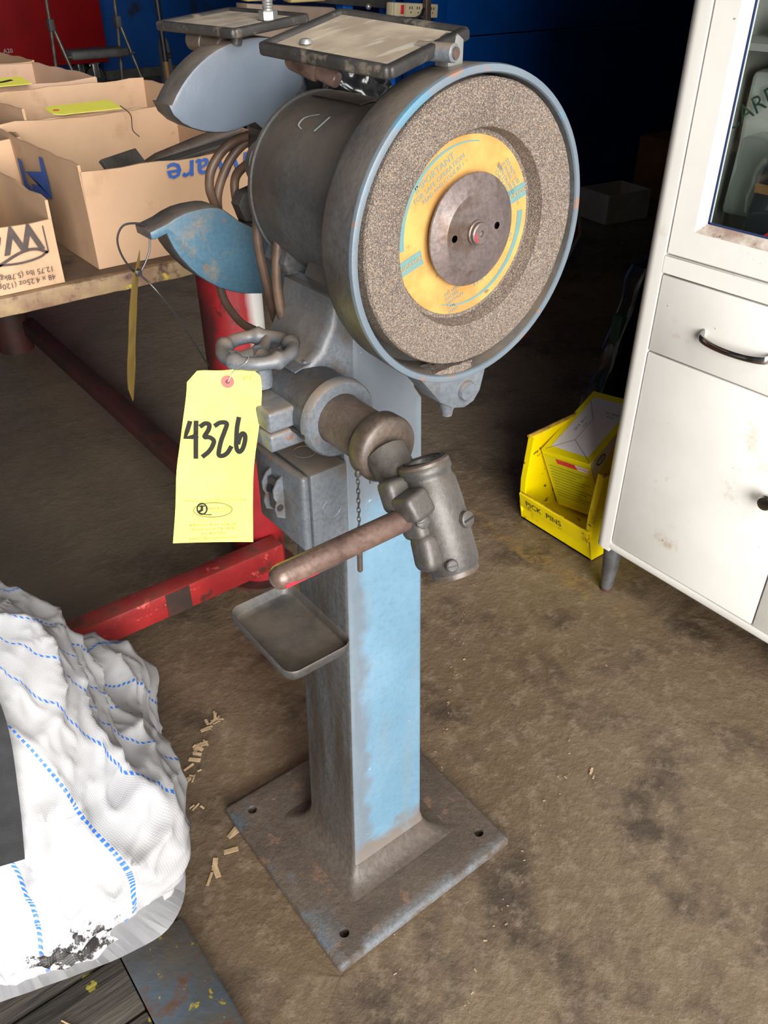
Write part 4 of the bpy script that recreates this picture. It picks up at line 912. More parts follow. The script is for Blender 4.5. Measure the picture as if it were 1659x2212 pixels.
tb, mtb = flat_tag('yellow lot tag lying on the box edge at far left of bench', Vector((0.135, 1.43, 1.012)), 3, 8, 0.14, 0.06)
b = BM(); put(b, stroke([(0.02, 0.03), (0.05, 0.034), (0.085, 0.028), (0.11, 0.036)], 0.010), lambda u, v: mtb @ Vector((u, v, 0.0012))); obj('handwriting', b, 'ink', tb, flat=True)
#@@BAG
# ------------------------------------------------------------------ low timber platform and bulk bag
PF = thing('timber_platform', 'low black timber platform with flaking blue and yellow steel edge, under the bag', 'platform', (-0.6, 0.2, 0))
y = -0.42; k = 0
while y < 0.66:
    b = BM(); w = 0.105 + 0.012 * math.sin(k * 2.3); box(b, -1.35, -0.248, y, y + w - 0.004, 0.0, 0.044 + 0.002 * math.sin(k * 1.7), 0.003, 2); obj('plank', b, 'wood', PF); y += w; k += 1
b = BM(); prism(b, [(-0.2465, 0.0), (-0.150, 0.0), (-0.147, 0.028), (-0.153, 0.033), (-0.240, 0.0445), (-0.2465, 0.044)], -0.42, 0.206, 'y', 0.002); obj('steel_edge', b, 'edge_steel', PF)
b = BM(); tube(b, smooth_path([(-0.345, 0.165, 0.0475), (-0.326, 0.13, 0.048), (-0.323, 0.10, 0.0478)], 5), 0.0012, 5); o = obj('straw', b, 'shaving'); tag(o, 'single bent straw lying on the black timber planks', 'straw')

BG = thing('bulk_bag', 'crumpled white woven bulk bag with blue dashed stripes and black strap', 'bag', (-0.405, 0.615, 0.046))
bu, bv = Vector((0.951, -0.309, 0)), Vector((0.309, 0.951, 0)); bc = Vector((-0.345, 0.511, 0)); ha, hb = 0.27, 0.25
def ridge(p): return 1 - abs(noise.noise(p))
def bag_point(s, lev):
    """s in 0..1 around (starting at the middle of the left side, running along the near side), lev 0..1 from hem to crown"""
    n = 6.5 if lev < 0.25 else 6.5 - 3.8 * min(1, (lev - 0.25) / 0.5)
    a = 2 * math.pi * s + math.pi; ca, sa = math.cos(a), math.sin(a)
    rr = (abs(ca) ** n + abs(sa) ** n) ** (-1 / n); x, y = rr * ca, rr * sa
    if lev < 0.06: ia, ib, z = -0.004 - 0.010 * (lev / 0.06), -0.004 - 0.010 * (lev / 0.06), 0.046 + 0.022 * lev / 0.06
    elif lev < 0.10: ia = ib = -0.014 + 0.016 * (lev - 0.06) / 0.04; z = 0.068 + 0.014 * (lev - 0.06) / 0.04
    elif lev < 0.55:
        q = (lev - 0.10) / 0.45; ia = 0.002 - 0.036 * math.sin(math.pi * min(1, q * 1.05)) + 0.025 * q * q; ib = 0.002 - 0.012 * math.sin(math.pi * q) + 0.055 * q * q; z = 0.082 + 0.235 * q
    else:
        q = (lev - 0.55) / 0.45; th = q * math.pi / 2; g = 1 - math.cos(th); ia = 0.027 + 0.243 * g; ib = 0.057 + 0.193 * g; z = 0.317 + 0.225 * math.sin(th)
    sc_a, sc_b = max(0.0, ha - ia), max(0.0, hb - ib)
    p = bc + bu * (x * sc_a) + bv * (y * sc_b); p.z = z
    p.z -= 0.075 * max(0, ((p - bc).dot(bu) / ha + 0.45) / 1.45) ** 1.6 * min(1, max(0, (z - 0.15) / 0.2))      # slumps toward the free side
    return p
NSEG, NLEV = 300, 110
b = BM(); uvl = b.loops.layers.uv.new('UVMap'); grid = []; uvs = {}
for j in range(NLEV + 1):
    lev = 0.985 * j / NLEV; row = []
    for i in range(NSEG):
        s = i / NSEG; p = bag_point(s, lev); d = (bag_point(s + 0.003, lev) - bag_point(s - 0.003, lev)).cross(bag_point(s, min(0.99, lev + 0.01)) - bag_point(s, max(0, lev - 0.01)))
        d = d.normalized() if d.length > 1e-9 else Vector((0, 0, 1))
        q = Vector((p.x, p.y, p.z))
        local = Vector(((p - bc).dot(bu), (p - bc).dot(bv), p.z))
        amp = min(1, lev * 8)
        # soft heaps, long sharp folds running up the cloth, and flat crumples near the hem
        w1 = noise.noise(q * 5.0 + Vector((2.1, 0, 0))) * 0.030
        skew = Vector((local.x * 8 + local.z * 3.0, local.y * 5 - local.z * 3, local.z * 4)); w2 = (ridge(skew) ** 4) * 0.022
        sk2 = Vector((local.x * 5 - local.z * 6, local.y * 6 + 3, local.z * 10 + local.x * 6)); w3 = (ridge(sk2 + Vector((7, 1, 4))) ** 6) * 0.016
        w3 += (ridge(Vector((local.x * 14 + local.z * 9, local.y * 9, local.z * 17 - local.x * 8)) + Vector((1, 8, 2))) ** 5) * 0.007
        w3 += (ridge(Vector((local.x * 22 - local.z * 13 + noise.noise(q * 4) * 2, local.y * 12, local.z * 20 + local.x * 15)) + Vector((4, 2, 9))) ** 9) * 0.006
        hem = max(0, 1 - abs(lev - 0.12) / 0.10); w4 = hem * ridge(Vector((local.x * 4, local.y * 4, p.z * 70))) ** 4 * 0.010
        sk3 = noise.noise(q * 26) * 0.0022
        p = p + d * (amp * (w1 + w2 + w3 - 0.020) + w4 + sk3 * amp)
        if p.z < 0.046: p.z = 0.046
        v = b.verts.new(p); row.append(v)
    grid.append(row)
for j in range(NLEV):
    for i in range(NSEG):
        q = [grid[j][i], grid[j][(i + 1) % NSEG], grid[j + 1][(i + 1) % NSEG], grid[j + 1][i]]; fc = b.faces.new(q)
per = 2.6
cell = {}
for fc in b.faces:
    for lp in fc.loops:
        p = lp.vert.co; cell[lp] = p
b.verts.index_update()
vl = [0.0] * len(b.verts)
for i in range(NSEG):                                        # arc length up the cloth
    acc = 0.0
    for j in range(1, NLEV + 1):
        acc += (grid[j][i].co - grid[j - 1][i].co).length; vl[grid[j][i].index] = acc
si = {}
for row in grid:
    for i, v in enumerate(row): si[v.index] = i / NSEG
for fc in b.faces:
    ss = [si[v.index] for v in fc.verts]; wrap = max(ss) - min(ss) > 0.5
    for lp in fc.loops:
        q = si[lp.vert.index]; q = q + 1 if wrap and q < 0.5 else q
        lp[uvl].uv = (q * 2.05 + 0.03, vl[lp.vert.index])
obj('cloth', b, 'bag', BG, 75)
# stitched hem lip at the near corner
b = BM(); hem = []
for i in range(0, 61):
    s = 0.13 + 0.30 * i / 60; p = bag_point(s, 0.05); o2 = (p - bc); o2.z = 0; o2.normalize()
    hem.append((p + o2 * (-0.030 + 0.006 * noise.noise(Vector((i * 0.3, 0, 0)))), p + o2 * 0.022 + Vector((0, 0, 0.004 + 0.006 * noise.noise(Vector((i * 0.22, 3, 0)))))))
vv = [(b.verts.new(a + Vector((0, 0, 0.022))), b.verts.new(c + Vector((0, 0, -0.006)))) for a, c in hem]
for A, B in zip(vv, vv[1:]): b.faces.new((A[0], B[0], B[1], A[1]))
uvl = b.loops.layers.uv.new('UVMap')
for fc in b.faces:
    for lp in fc.loops: lp[uvl].uv = ((lp.vert.co - bc).dot(bu) * 0.02, 0.16)
bmesh.ops.solidify(b, geom=b.faces[:], thickness=0.002); obj('hem', b, 'bag', BG, 60)
# webbing strap draped at the left
b = BM(); pth = smooth_path([(-0.300, 0.50, 0.505), (-0.272, 0.40, 0.480), (-0.270, 0.335, 0.437), (-0.292, 0.288, 0.345), (-0.312, 0.268, 0.262)], 6)
L_, Rr = [], []
for p in pth: L_.append(b.verts.new(p + Vector((-0.085, 0.026, 0)))); Rr.append(b.verts.new(p + Vector((0.004, -0.002, 0))))
for i in range(len(pth) - 1): b.faces.new((L_[i], Rr[i], Rr[i + 1], L_[i + 1]))
bmesh.ops.solidify(b, geom=b.faces[:], thickness=0.004); obj('strap', b, 'webbing', BG, 60)
# wood shavings on the concrete
b = BM()
def chips(n, cx, cy, dx, dy, smin, smax):
    for _ in range(n):
        q = random.gauss(0, 1); p = Vector((cx + dx * q + random.gauss(0, 0.007), cy + dy * q + random.gauss(0, 0.007), 0.0018)); L = random.uniform(smin, smax); w = L * random.uniform(0.15, 0.4)
        M = Matrix.Translation(p) @ Matrix.Rotation(random.uniform(0, 6.3), 4, 'Z') @ Matrix.Rotation(random.uniform(-0.2, 0.2), 4, 'X'); box(b, -L / 2, L / 2, -w / 2, w / 2, 0, 0.0009, 0, 1, M)
chips(14, 0.079, 0.549, 0.008, 0.006, 0.008, 0.022); chips(14, 0.029, 0.502, 0.012, 0.012, 0.008, 0.024); chips(10, -0.02, 0.456, 0.012, 0.006, 0.006, 0.020)
chips(3, -0.02, 0.302, 0.008, 0.006, 0.012, 0.03); chips(3, -0.065, 0.258, 0.004, 0.008, 0.01, 0.026); chips(3, -0.035, 0.386, 0.01, 0.004, 0.008, 0.02)
chips(3, 0.577, 0.021, 0.01, 0.01, 0.006, 0.02); chips(40, 0.42, 0.25, 0.26, 0.22, 0.002, 0.006); chips(30, 0.25, -0.08, 0.22, 0.10, 0.002, 0.006)
o = obj('wood_shavings', b, 'shaving', flat=True); tag(o, 'pale wood shavings and grit scattered on the concrete floor', 'debris'); o['kind'] = 'stuff'
#@@CABINET
# ------------------------------------------------------------------ white steel cabinet
CXF = 0.970
CB = thing('steel_cabinet', 'tall cream white steel cabinet with glazed upper doors, rust-spotted, on short legs', 'cabinet', (1.17, -0.015, 0))
Y0, Y1, Z0, Z1 = -0.403, 0.373, 0.132, 1.80
b = BM()   # carcass sides, top, bottom, back as one folded shell
pts = [(CXF + 0.40, Y1), (CXF + 0.026, Y1)] + [(CXF + 0.026 - 0.026 * math.sin(R(a)), Y1 - 0.026 + 0.026 * math.cos(R(a))) for a in range(10, 91, 10)] + [(CXF, 0.3295), (CXF + 0.024, 0.3295), (CXF + 0.024, 0.352), (CXF + 0.39, 0.352)]
prism(b, pts, Z0, Z1, 'z'); obj('side_panel', b, 'white_paint', CB, 30)
b = BM(); prism(b, [(x, -0.030 - y) for x, y in pts], Z0, Z1, 'z'); obj('side_panel', b, 'white_paint', CB, 30)
b = BM(); prism(b, [(CXF + 0.004, Z0 + 0.0045), (CXF + 0.012, Z0 - 0.0), (CXF + 0.39, Z0), (CXF + 0.39, Z0 + 0.02), (CXF + 0.02, Z0 + 0.02), (CXF + 0.02, 0.1545), (CXF, 0.1545), (CXF, Z0 + 0.010)], Y0 + 0.0435, 0.3292, 'y', 0.0)
cap = [(CXF + 0.39, Y1 - 0.0005), (CXF + 0.026, Y1 - 0.0005)] + [(CXF + 0.026 - 0.0255 * math.sin(R(a)), Y1 - 0.026 + 0.0255 * math.cos(R(a))) for a in range(10, 91, 10)] + [(CXF + 0.0005, 0.330), (CXF + 0.39, 0.330)]
prism(b, cap, Z0 - 0.001, 0.1545, 'z', 0.003); prism(b, [(x, -0.030 - y) for x, y in cap], Z0 - 0.001, 0.1545, 'z', 0.003)
obj('bottom_panel', b, 'white_paint', CB)
b = BM(); box(b, CXF + 0.37, CXF + 0.40, Y0 + 0.01, Y1 - 0.01, Z0, Z1); obj('back_panel', b, 'cab_inside', CB)
b = BM(); box(b, CXF, CXF + 0.40, Y0 + 0.01, Y1 - 0.01, Z1 - 0.05, Z1 + 0.01, 0.01, 2); obj('top_panel', b, 'white_paint', CB)
b = BM(); box(b, CXF, CXF + 0.025, -0.3592, 0.3292, 0.7605, 0.793, 0.0015, 1); obj('rail', b, 'white_paint', CB)
b = BM(); box(b, CXF + 0.02, CXF + 0.37, Y0 + 0.02, 0.352, 0.763, 0.790); obj('shelf', b, 'cab_inside', CB)
b = BM(); box(b, CXF + 0.045, CXF + 0.36, Y0 + 0.02, 0.352, 1.112, 1.122); obj('shelf', b, 'cab_inside', CB)
b = BM(); box(b, CXF + 0.028, CXF + 0.37, 0.3505, 0.3525, 0.79, 1.75); obj('lining', b, 'cab_inside', CB)
for (lx, ly) in ((1.004, 0.340), (1.33, 0.340), (1.004, -0.37), (1.33, -0.37)):
    b = BM(); lathe(b, [(0, 0), (0.0125, 0), (0.0135, 0.006), (0.0225, 0.125), (0.0225, 0.135), (0, 0.135)], (lx, ly, 0), (0, 0, 1), 24); obj('leg', b, 'leg_steel', CB)
    b = BM(); lathe(b, [(0, 0), (0.0142, 0), (0.0148, 0.004), (0.0140, 0.008), (0, 0.008)], (lx, ly, 0), (0, 0, 1), 24); obj('foot', b, 'dark_red', CB)
def door_slab(name, y0, y1, z0, z1):
    bb = BM(); box(bb, CXF + 0.0015, CXF + 0.020, y0, y1, z0, z1, 0.0022, 2); return obj(name, bb, 'white_paint', CB)
def bow_handle(par, yc, zc, half=0.066):
    bb = BM()
    pth = smooth_path([(CXF + 0.002, yc + half, zc + 0.003), (CXF - 0.012, yc + half - 0.004, zc), (CXF - 0.020, yc + half * 0.55, zc - 0.003), (CXF - 0.023, yc, zc - 0.004), (CXF - 0.020, yc - half * 0.55, zc - 0.003), (CXF - 0.012, yc - half + 0.004, zc), (CXF + 0.002, yc - half, zc + 0.003)], 7)
    n = len(pth)
    for sgn in (0,):
        rg = []
        for i, p in enumerate(pth):
            s = i / (n - 1); wz = 0.0052 + 0.0035 * abs(2 * s - 1) ** 2; t = 0.0032
            d = (pth[min(i + 1, n - 1)] - pth[max(i - 1, 0)]).normalized(); nn = Vector((0, 0, 1)).cross(d).normalized()
            rg.append([bb.verts.new(p + Vector((0, 0, q * wz)) + nn * e * t) for q, e in ((-1, -0.5), (-0.5, -1), (0.5, -1), (1, -0.5), (1, 0.5), (0.5, 1), (-0.5, 1), (-1, 0.5))])
        for A, B in zip(rg, rg[1:]):
            for k in range(8): bb.faces.new((A[k], A[(k + 1) % 8], B[(k + 1) % 8], B[k]))
        bb.faces.new(rg[0]); bb.faces.new(rg[-1][::-1])
    return obj('handle', bb, 'chrome', par, 50)
for (ya, yb) in ((-0.0135, 0.3265), (-0.3570, -0.0165)):
    dr = door_slab('drawer', ya, yb, 0.6120, 0.7575); bow_handle(dr, (ya + yb) / 2, 0.676)
    ld = door_slab('lower_door', ya, yb, 0.1580, 0.6085)
    kb = BM(); lathe(kb, [(0, 0), (0.009, 0), (0.006, 0.006), (0.006, 0.012), (0.0135, 0.015), (0.015, 0.020), (0.012, 0.025), (0, 0.026)], (CXF + 0.001, (ya + 0.034) if ya > -0.1 else (yb - 0.034), 0.432), (-1, 0, 0), 24); obj('knob', kb, 'chrome', ld)
    # glazed upper door: frame of four bars with a sloped reveal
    D = (ya, yb, 0.7955, 1.745); g0, g1, gz0, gz1 = ya + 0.0625, yb - 0.0625, 0.859, 1.68; s = 0.017
    bb = BM()
    ring = lambda x, a, c, e, g: [bb.verts.new((x, a, e)), bb.verts.new((x, c, e)), bb.verts.new((x, c, g)), bb.verts.new((x, a, g))]
    rs = [ring(CXF + 0.020, *D), ring(CXF + 0.0035, *D), ring(CXF + 0.0015, ya + 0.002, yb - 0.002, D[2] + 0.002, D[3] - 0.002), ring(CXF + 0.0015, g0 - s, g1 + s, gz0 - s, gz1 + s), ring(CXF + 0.012, g0, g1, gz0, gz1), ring(CXF + 0.020, g0, g1, gz0, gz1)]
    for A, B in zip(rs, rs[1:]):
        for k in range(4): bb.faces.new((A[k], A[(k + 1) % 4], B[(k + 1) % 4], B[k]))
    for k in range(4): bb.faces.new((rs[-1][k], rs[-1][(k + 1) % 4], rs[0][(k + 1) % 4], rs[0][k]))
    ud = obj('glazed_door', bb, ['white_paint', 'rust_strip'], CB, 20)
    for p in ud.data.polygons:
        if p.normal.x < -0.3 and p.normal.z > 0.3: p.material_index = 1
    bb = BM(); box(bb, CXF + 0.0125, CXF + 0.0155, g0 - 0.004, g1 + 0.004, gz0 - 0.004, gz1 + 0.004); obj('glass_pane', bb, 'glass', ud)
    bb = BM()
    for (a, c, e, g) in ((g0 - 0.001, g0 + 0.0022, gz0, gz1), (g1 - 0.0022, g1 + 0.001, gz0, gz1), (g0, g1, gz0 - 0.001, gz0 + 0.0022), (g0, g1, gz1 - 0.0022, gz1 + 0.001)): box(bb, CXF + 0.0108, CXF + 0.0124, a, c, e, g)
    obj('glazing_bead', bb, 'navy', ud)
# goods behind the glass
def crumple(bb, amp, sc, seed=0):
    for v in bb.verts: v.co += Vector(noise.noise_vector(v.co * sc + Vector((seed, 0, 0)))) * amp
def soft_box(x0, x1, y0, y1, z0, z1, bev, amp, sc, seed, M=None, cuts=10):
    bb = BM(); box(bb, x0, x1, y0, y1, z0, z1, bev, 2)
    bmesh.ops.subdivide_edges(bb, edges=bb.edges[:], cuts=3, use_grid_fill=True); crumple(bb, amp, sc, seed)
    if M is not None: bb.transform(M)
    return bb
MRp = Matrix.Translation((1.16, 0.24, 0.88)) @ Matrix.Rotation(R(-22), 4, 'X') @ Matrix.Translation((-1.16, -0.24, -0.88))
bb = soft_box(1.12, 1.20, 0.09, 0.33, 0.84, 1.075, 0.012, 0.006, 9, 1); o = tag(obj('paper_bag', bb, 'paper_bag', None, 60), 'large grey white bag with dark green slanting letters behind cabinet glass', 'bag')
bb = BM(); put(bb, text2d('CARR', 0.040, 'RIGHT'), lambda u, v: Vector((1.1095, 0.268 - (u * math.cos(R(38)) - v * math.sin(R(38))), 1.048 + u * math.sin(R(38)) + v * math.cos(R(38))))); obj('lettering', bb, 'green_print', o, flat=True)
bb = soft_box(1.105, 1.165, 0.15, 0.30, 1.1235, 1.155, 0.008, 0.006, 16, 2); tag(obj('green_packet', bb, 'green_print', None, 60), 'green and clear packet on the upper cabinet shelf', 'packet')
bb = soft_box(1.07, 1.10, 0.185, 0.262, 0.793, 0.965, 0.006, 0.002, 20, 3, Matrix.Translation((1.08, 0.24, 0.79)) @ Matrix.Rotation(R(8), 4, 'X') @ Matrix.Translation((-1.08, -0.24, -0.79))); o = tag(obj('dark_block', bb, 'dark_block', None, 50), 'dark plastic block in a clear bag standing behind cabinet glass', 'block')
bb = BM(); box(bb, 1.0685, 1.0695, 0.215, 0.245, 0.90, 0.915); obj('sticker', bb, 'brown_card', o)
bb = soft_box(1.045, 1.105, 0.175, 0.285, 0.7915, 0.985, 0.010, 0.012, 14, 4); tag(obj('clear_bag', bb, 'film', None, 30), 'crinkled clear plastic bag around a dark block in the cabinet', 'bag')
bb = soft_box(1.10, 1.15, 0.02, 0.165, 0.792, 0.955, 0.012, 0.003, 14, 5); tag(obj('olive_case', bb, 'olive', None, 50), 'olive yellow plastic case beside the dark block in cabinet', 'case')
bb = soft_box(1.01, 1.06, 0.03, 0.215, 0.7915, 0.845, 0.010, 0.010, 16, 6, Matrix.Translation((1.03, 0.12, 0.80)) @ Matrix.Rotation(R(-16), 4, 'X') @ Matrix.Translation((-1.03, -0.12, -0.785))); o = tag(obj('flat_packet', bb, 'film', None, 30), 'flat clear packet with a red corner low behind cabinet glass', 'packet')
bb = BM(); prism(bb, [(0.195, 0.838), (0.165, 0.842), (0.165, 0.865)], 1.0075, 1.009, 'x'); obj('red_corner', bb, 'carton_red', o)
#@@BIN
# ------------------------------------------------------------------ yellow parts bin with carton
BN = thing('parts_bin', 'bright yellow steel parts bin with worn lip on floor beside cabinet', 'bin', (1.2, 0.55, 0))
side_o = [(1.058, 0.002), (1.044, 0.060), (1.040, 0.130), (1.052, 0.246), (1.36, 0.256), (1.36, 0.002)]
for yy in (0.667, 0.432):
    b = BM(); prism(b, side_o, yy - 0.0015, yy + 0.0015, 'y'); sd = obj('side_wall', b, 'bin_yellow', BN)
    b = BM(); tube(b, [(1.050, yy, 0.2475), (1.36, yy, 0.2575)], 0.0045, 8); obj('rolled_edge', b, 'bin_wear', sd)
    b = BM(); sg_ = 1 if yy > 0.5 else -1
    prism(b, [(1.043, 0.062), (1.039, 0.130), (1.051, 0.246), (1.054, 0.246), (1.043, 0.130), (1.047, 0.062)], min(yy, yy - sg_ * 0.016), max(yy, yy - sg_ * 0.016), 'y'); obj('side_flange', b, 'bin_yellow', sd)
b = BM(); box(b, 1.056, 1.36, 0.4335, 0.6655, 0.002, 0.006); obj('bottom', b, 'bin_yellow', BN)
b = BM(); box(b, 1.357, 1.360, 0.4335, 0.6655, 0.002, 0.255); obj('back_wall', b, 'bin_yellow', BN)
b = BM(); box(b, 1.056, 1.060, 0.4335, 0.6655, 0.002, 0.070); fw = obj('front_wall', b, 'bin_yellow', BN)
b = BM(); prism(b, [(1.060, 0.071), (1.062, 0.075), (1.036, 0.094), (1.031, 0.091), (1.044, 0.046), (1.047, 0.047), (1.036, 0.088)], 0.438, 0.661, 'y'); lp = obj('label_lip', b, 'bin_yellow', BN)
b = BM(); prism(b, [(1.061, 0.0755), (1.0365, 0.0945), (1.0335, 0.0938), (1.058, 0.0745)], 0.442, 0.657, 'y'); obj('worn_ledge', b, 'bin_wear', lp)
b = BM(); d0 = Vector((1.044, 0, 0.046)) - Vector((1.031, 0, 0.091)); d0.normalize()
put(b, text2d('PICK  PINS', 0.026, 'LEFT'), lambda u, v: Vector((1.0365, 0.640 - u, 0.0690)) - d0 * v + Vector((-0.0007, 0, -0.0002)) * 1.6); obj('handwriting', b, 'ink', lp, flat=True)
# carton standing tilted in the bin
cP = Vector((1.088, 0.655, 0.203)); cA = Vector((0, -0.145, 0.012)); cD = Vector((0.215, 0.029, 0.085)); cW = cD.cross(cA).normalized()
cA2 = cA - cD.normalized() * cA.dot(cD.normalized())
CM = Matrix((cA2.normalized(), cD.normalized(), cW)).transposed().to_4x4(); CM.translation = cP; LA, LD, LW = cA2.length, cD.length, 0.205
CT = thing('product_carton', 'yellow and white carton standing tilted in the yellow bin', 'carton', tuple(cP))
b = BM(); box(b, 0, LA, 0, LD, 0, LW, 0.0012, 1, CM); cbx = obj('carton_body', b, 'carton_yellow', CT)
def cq(name, m, pts, par=None):
    bb = BM(); vs = [bb.verts.new(CM @ Vector(p)) for p in pts]; bb.faces.new(vs); return obj(name, bb, m, par or cbx, flat=True)
e_ = -0.0006
cq('white_flap', 'carton_white', [(0.018, 0.020, e_), (LA - 0.018, 0.020, e_), (LA - 0.018, LD - 0.020, e_), (0.018, LD - 0.020, e_)])
b = BM()
for p in ([(0.010, 0.006), (0.062, 0.060), (0.062, 0.140), (0.018, 0.195)], [(0.062, 0.060), (LA - 0.006, 0.008)]):
    put(b, stroke(p, 0.0011, smooth=False), lambda u, v: CM @ Vector((u, v, -0.0010)))
put(b, text2d('DU-8  48-12', 0.010), lambda u, v: CM @ Vector((0.040 + v, 0.115 + u, -0.0010))); put(b, text2d('GTIN', 0.008), lambda u, v: CM @ Vector((0.054 + v, 0.115 + u, -0.0010)))
put(b, text2d('PC-4002', 0.011), lambda u, v: CM @ Vector((0.098 + u, 0.172 - v, -0.0010))); put(b, text2d('4/10', 0.011), lambda u, v: CM @ Vector((0.098 + u, 0.160 - v, -0.0010)))
obj('flap_print', b, 'navy', cbx, flat=True)
cq('green_panel', 'carton_green', [(0.006, e_, 0.014), (LA - 0.004, e_, 0.014), (LA - 0.004, e_, 0.19), (0.006, e_, 0.19)])
cq('red_band', 'carton_red', [(0.040, -0.001, 0.018), (0.098, -0.001, 0.018), (0.104, -0.001, 0.034), (0.042, -0.001, 0.034)])
cq('white_band', 'carton_white', [(0.098, -0.001, 0.018), (LA - 0.005, -0.001, 0.018), (LA - 0.005, -0.001, 0.034), (0.104, -0.001, 0.034)])
b = BM(); put(b, text2d('Ribovn', 0.013), lambda u, v: CM @ Vector((0.121 - u, -0.0014, 0.026 + v))); obj('band_print', b, 'carton_red', cbx, flat=True)
b = BM()
for k in range(11): put(b, stroke([(0.014, 0.050 + 0.011 * k), (LA - 0.016 - 0.02 * (k % 3), 0.050 + 0.011 * k)], 0.003, smooth=False), lambda u, v: CM @ Vector((u, -0.0012, v)))
obj('small_print', b, 'olive', cbx, flat=True)
cq('white_side', 'carton_white', [(LA + 0.0006, 0.004, 0.002), (LA + 0.0006, 0.004, 0.052), (LA + 0.0006, 0.060, 0.040), (LA + 0.0006, 0.15, 0.004)])
b = BM(); V, Fq = ell(0, 0, 0.017, 0.009, 0.0035); put(b, (V, Fq), lambda u, v: CM @ Vector((LA + 0.0012, 0.042 + u, 0.020 - v))); put(b, text2d('abc', 0.012), lambda u, v: CM @ Vector((LA + 0.0012, 0.042 - u, 0.020 + v))); obj('oval_mark', b, 'navy', cbx, flat=True)
# dark plastic film bag leaning behind the cabinet corner
b = BM(); outl = [(1.455, 0.575), (1.436, 0.502), (1.411, 0.432), (1.384, 0.349), (1.378, 0.322), (1.330, 0.24), (1.330, 0.02), (1.62, 0.02), (1.62, 0.52), (1.52, 0.585)]
prism(b, outl, 0.690, 0.745, 'y', 0.01, 2); bmesh.ops.subdivide_edges(b, edges=b.edges[:], cuts=6, use_grid_fill=True); bmesh.ops.triangulate(b, faces=b.faces[:]); crumple(b, 0.010, 16, 3)
DB = tag(obj('film_sack', b, 'dark_film', None, 30), 'tall dark green translucent plastic sack behind the white cabinet corner', 'sack')
b = soft_box(1.40, 1.58, 0.700, 0.735, 0.03, 0.46, 0.01, 0.006, 12, 2); obj('sack_content', b, 'green_print', DB)
#@@BACKGROUND
# ------------------------------------------------------------------ things at the back of the shop
EN = thing('machine_enclosure', 'large dark blue steel enclosure with a horizontal seam behind the grinder', 'enclosure', (4.3, 2.9, 0))
b = BM(); box(b, 2.42, 6.4, 2.685, 4.2, 0.0, 0.893, 0.004, 1); obj('lower_panel', b, 'blue_steel', EN)
b = BM(); box(b, 2.42, 6.4, 2.685, 4.2, 0.899, 2.35, 0.004, 1); obj('upper_panel', b, 'blue_steel', EN)
b = BM(); box(b, 2.36, 2.50, 2.655, 2.80, 0.0, 2.35, 0.012, 2); obj('corner_post', b, 'blue_steel', EN)
b = BM(); lathe(b, [(0, 0), (0.012, 0.001), (0.012, 0.006), (0, 0.007)], (2.73, 2.683, 1.065), (0, -1, 0), 14); obj('bolt', b, 'dark_iron', EN)
# bench frame left of the enclosure with a power strip
MF = thing('blue_bench', 'bright blue steel bench frame left of the enclosure', 'bench', (2.1, 3.0, 0))
for (x0, x1, y0) in ((2.235, 2.285, 2.75), (1.985, 2.035, 2.72)):
    b = BM(); box(b, x0, x1, y0, y0 + 0.06, 0.0, 1.30, 0.004, 1); obj('upright', b, 'blue_bright', MF)
b = BM(); box(b, 1.83, 2.355, 2.74, 3.3, 0.955, 1.0, 0.004, 1); obj('crossbar', b, 'blue_bright', MF)
b = BM(); box(b, 1.83, 2.355, 2.86, 3.4, 0.0, 0.95, 0.004, 1); obj('back_panel', b, 'blue_steel', MF)
b = BM(); prism(b, [(1.83, 1.056), (2.22, 1.020), (2.22, 1.075), (1.83, 1.13)], 2.69, 2.74, 'y', 0.004); obj('guide_rail', b, 'dark_iron', MF)
b = BM(); ball(b, (2.075, 2.67, 1.035), 0.012); obj('knob', b, 'bright_steel', MF)
b = BM(); box(b, 1.83, 2.355, 2.78, 3.1, 1.06, 1.42, 0.004, 1); obj('dark_panel', b, 'drab', MF)
PSM = Matrix.Translation((2.16, 2.60, 1.0)) @ Matrix.Rotation(R(3.5), 4, 'Y')
PS = thing('power_strip', 'cream power strip with red switch on the blue bench frame', 'power strip', (2.16, 2.60, 1.0))
b = BM(); box(b, -0.015, 0.235, 0, 0.045, -0.002, 0.050, 0.006, 2, PSM); psb = obj('housing', b, 'cream', PS)
b = BM(); box(b, -0.012, 0.050, -0.012, 0.01, 0.0, 0.050, 0.006, 2, PSM); obj('switch_block', b, 'cream', PS)
b = BM(); box(b, 0.018, 0.034, -0.017, -0.01, 0.010, 0.042, 0.002, 1, PSM); obj('switch', b, 'carton_red', PS)
b = BM()
for k in range(4):
    for (dx, dz, w, h) in ((0, 0.028, 0.004, 0.010), (0.012, 0.028, 0.004, 0.010), (0.006, 0.014, 0.005, 0.005)): box(b, 0.075 + 0.040 * k + dx, 0.075 + 0.040 * k + dx + w, -0.0008, 0.001, dz, dz + h, 0, 1, PSM)
o = obj('sockets', b, 'ink', PS, flat=True); o['kind'] = 'stuff'
b = BM(); tube(b, smooth_path([(2.235, 2.575, 0.985), (2.275, 2.57, 1.0), (2.30, 2.585, 1.02), (2.32, 2.60, 1.02)], 5), 0.006, 8); obj('plug_lead', b, 'black_rubber', PS)
b = BM(); box(b, 2.305, 2.335, 2.572, 2.60, 0.86, 1.25, 0.004, 1); o = obj('wood_batten', b, 'oily_steel'); tag(o, 'narrow brown batten crossing in front of the power strip', 'batten')
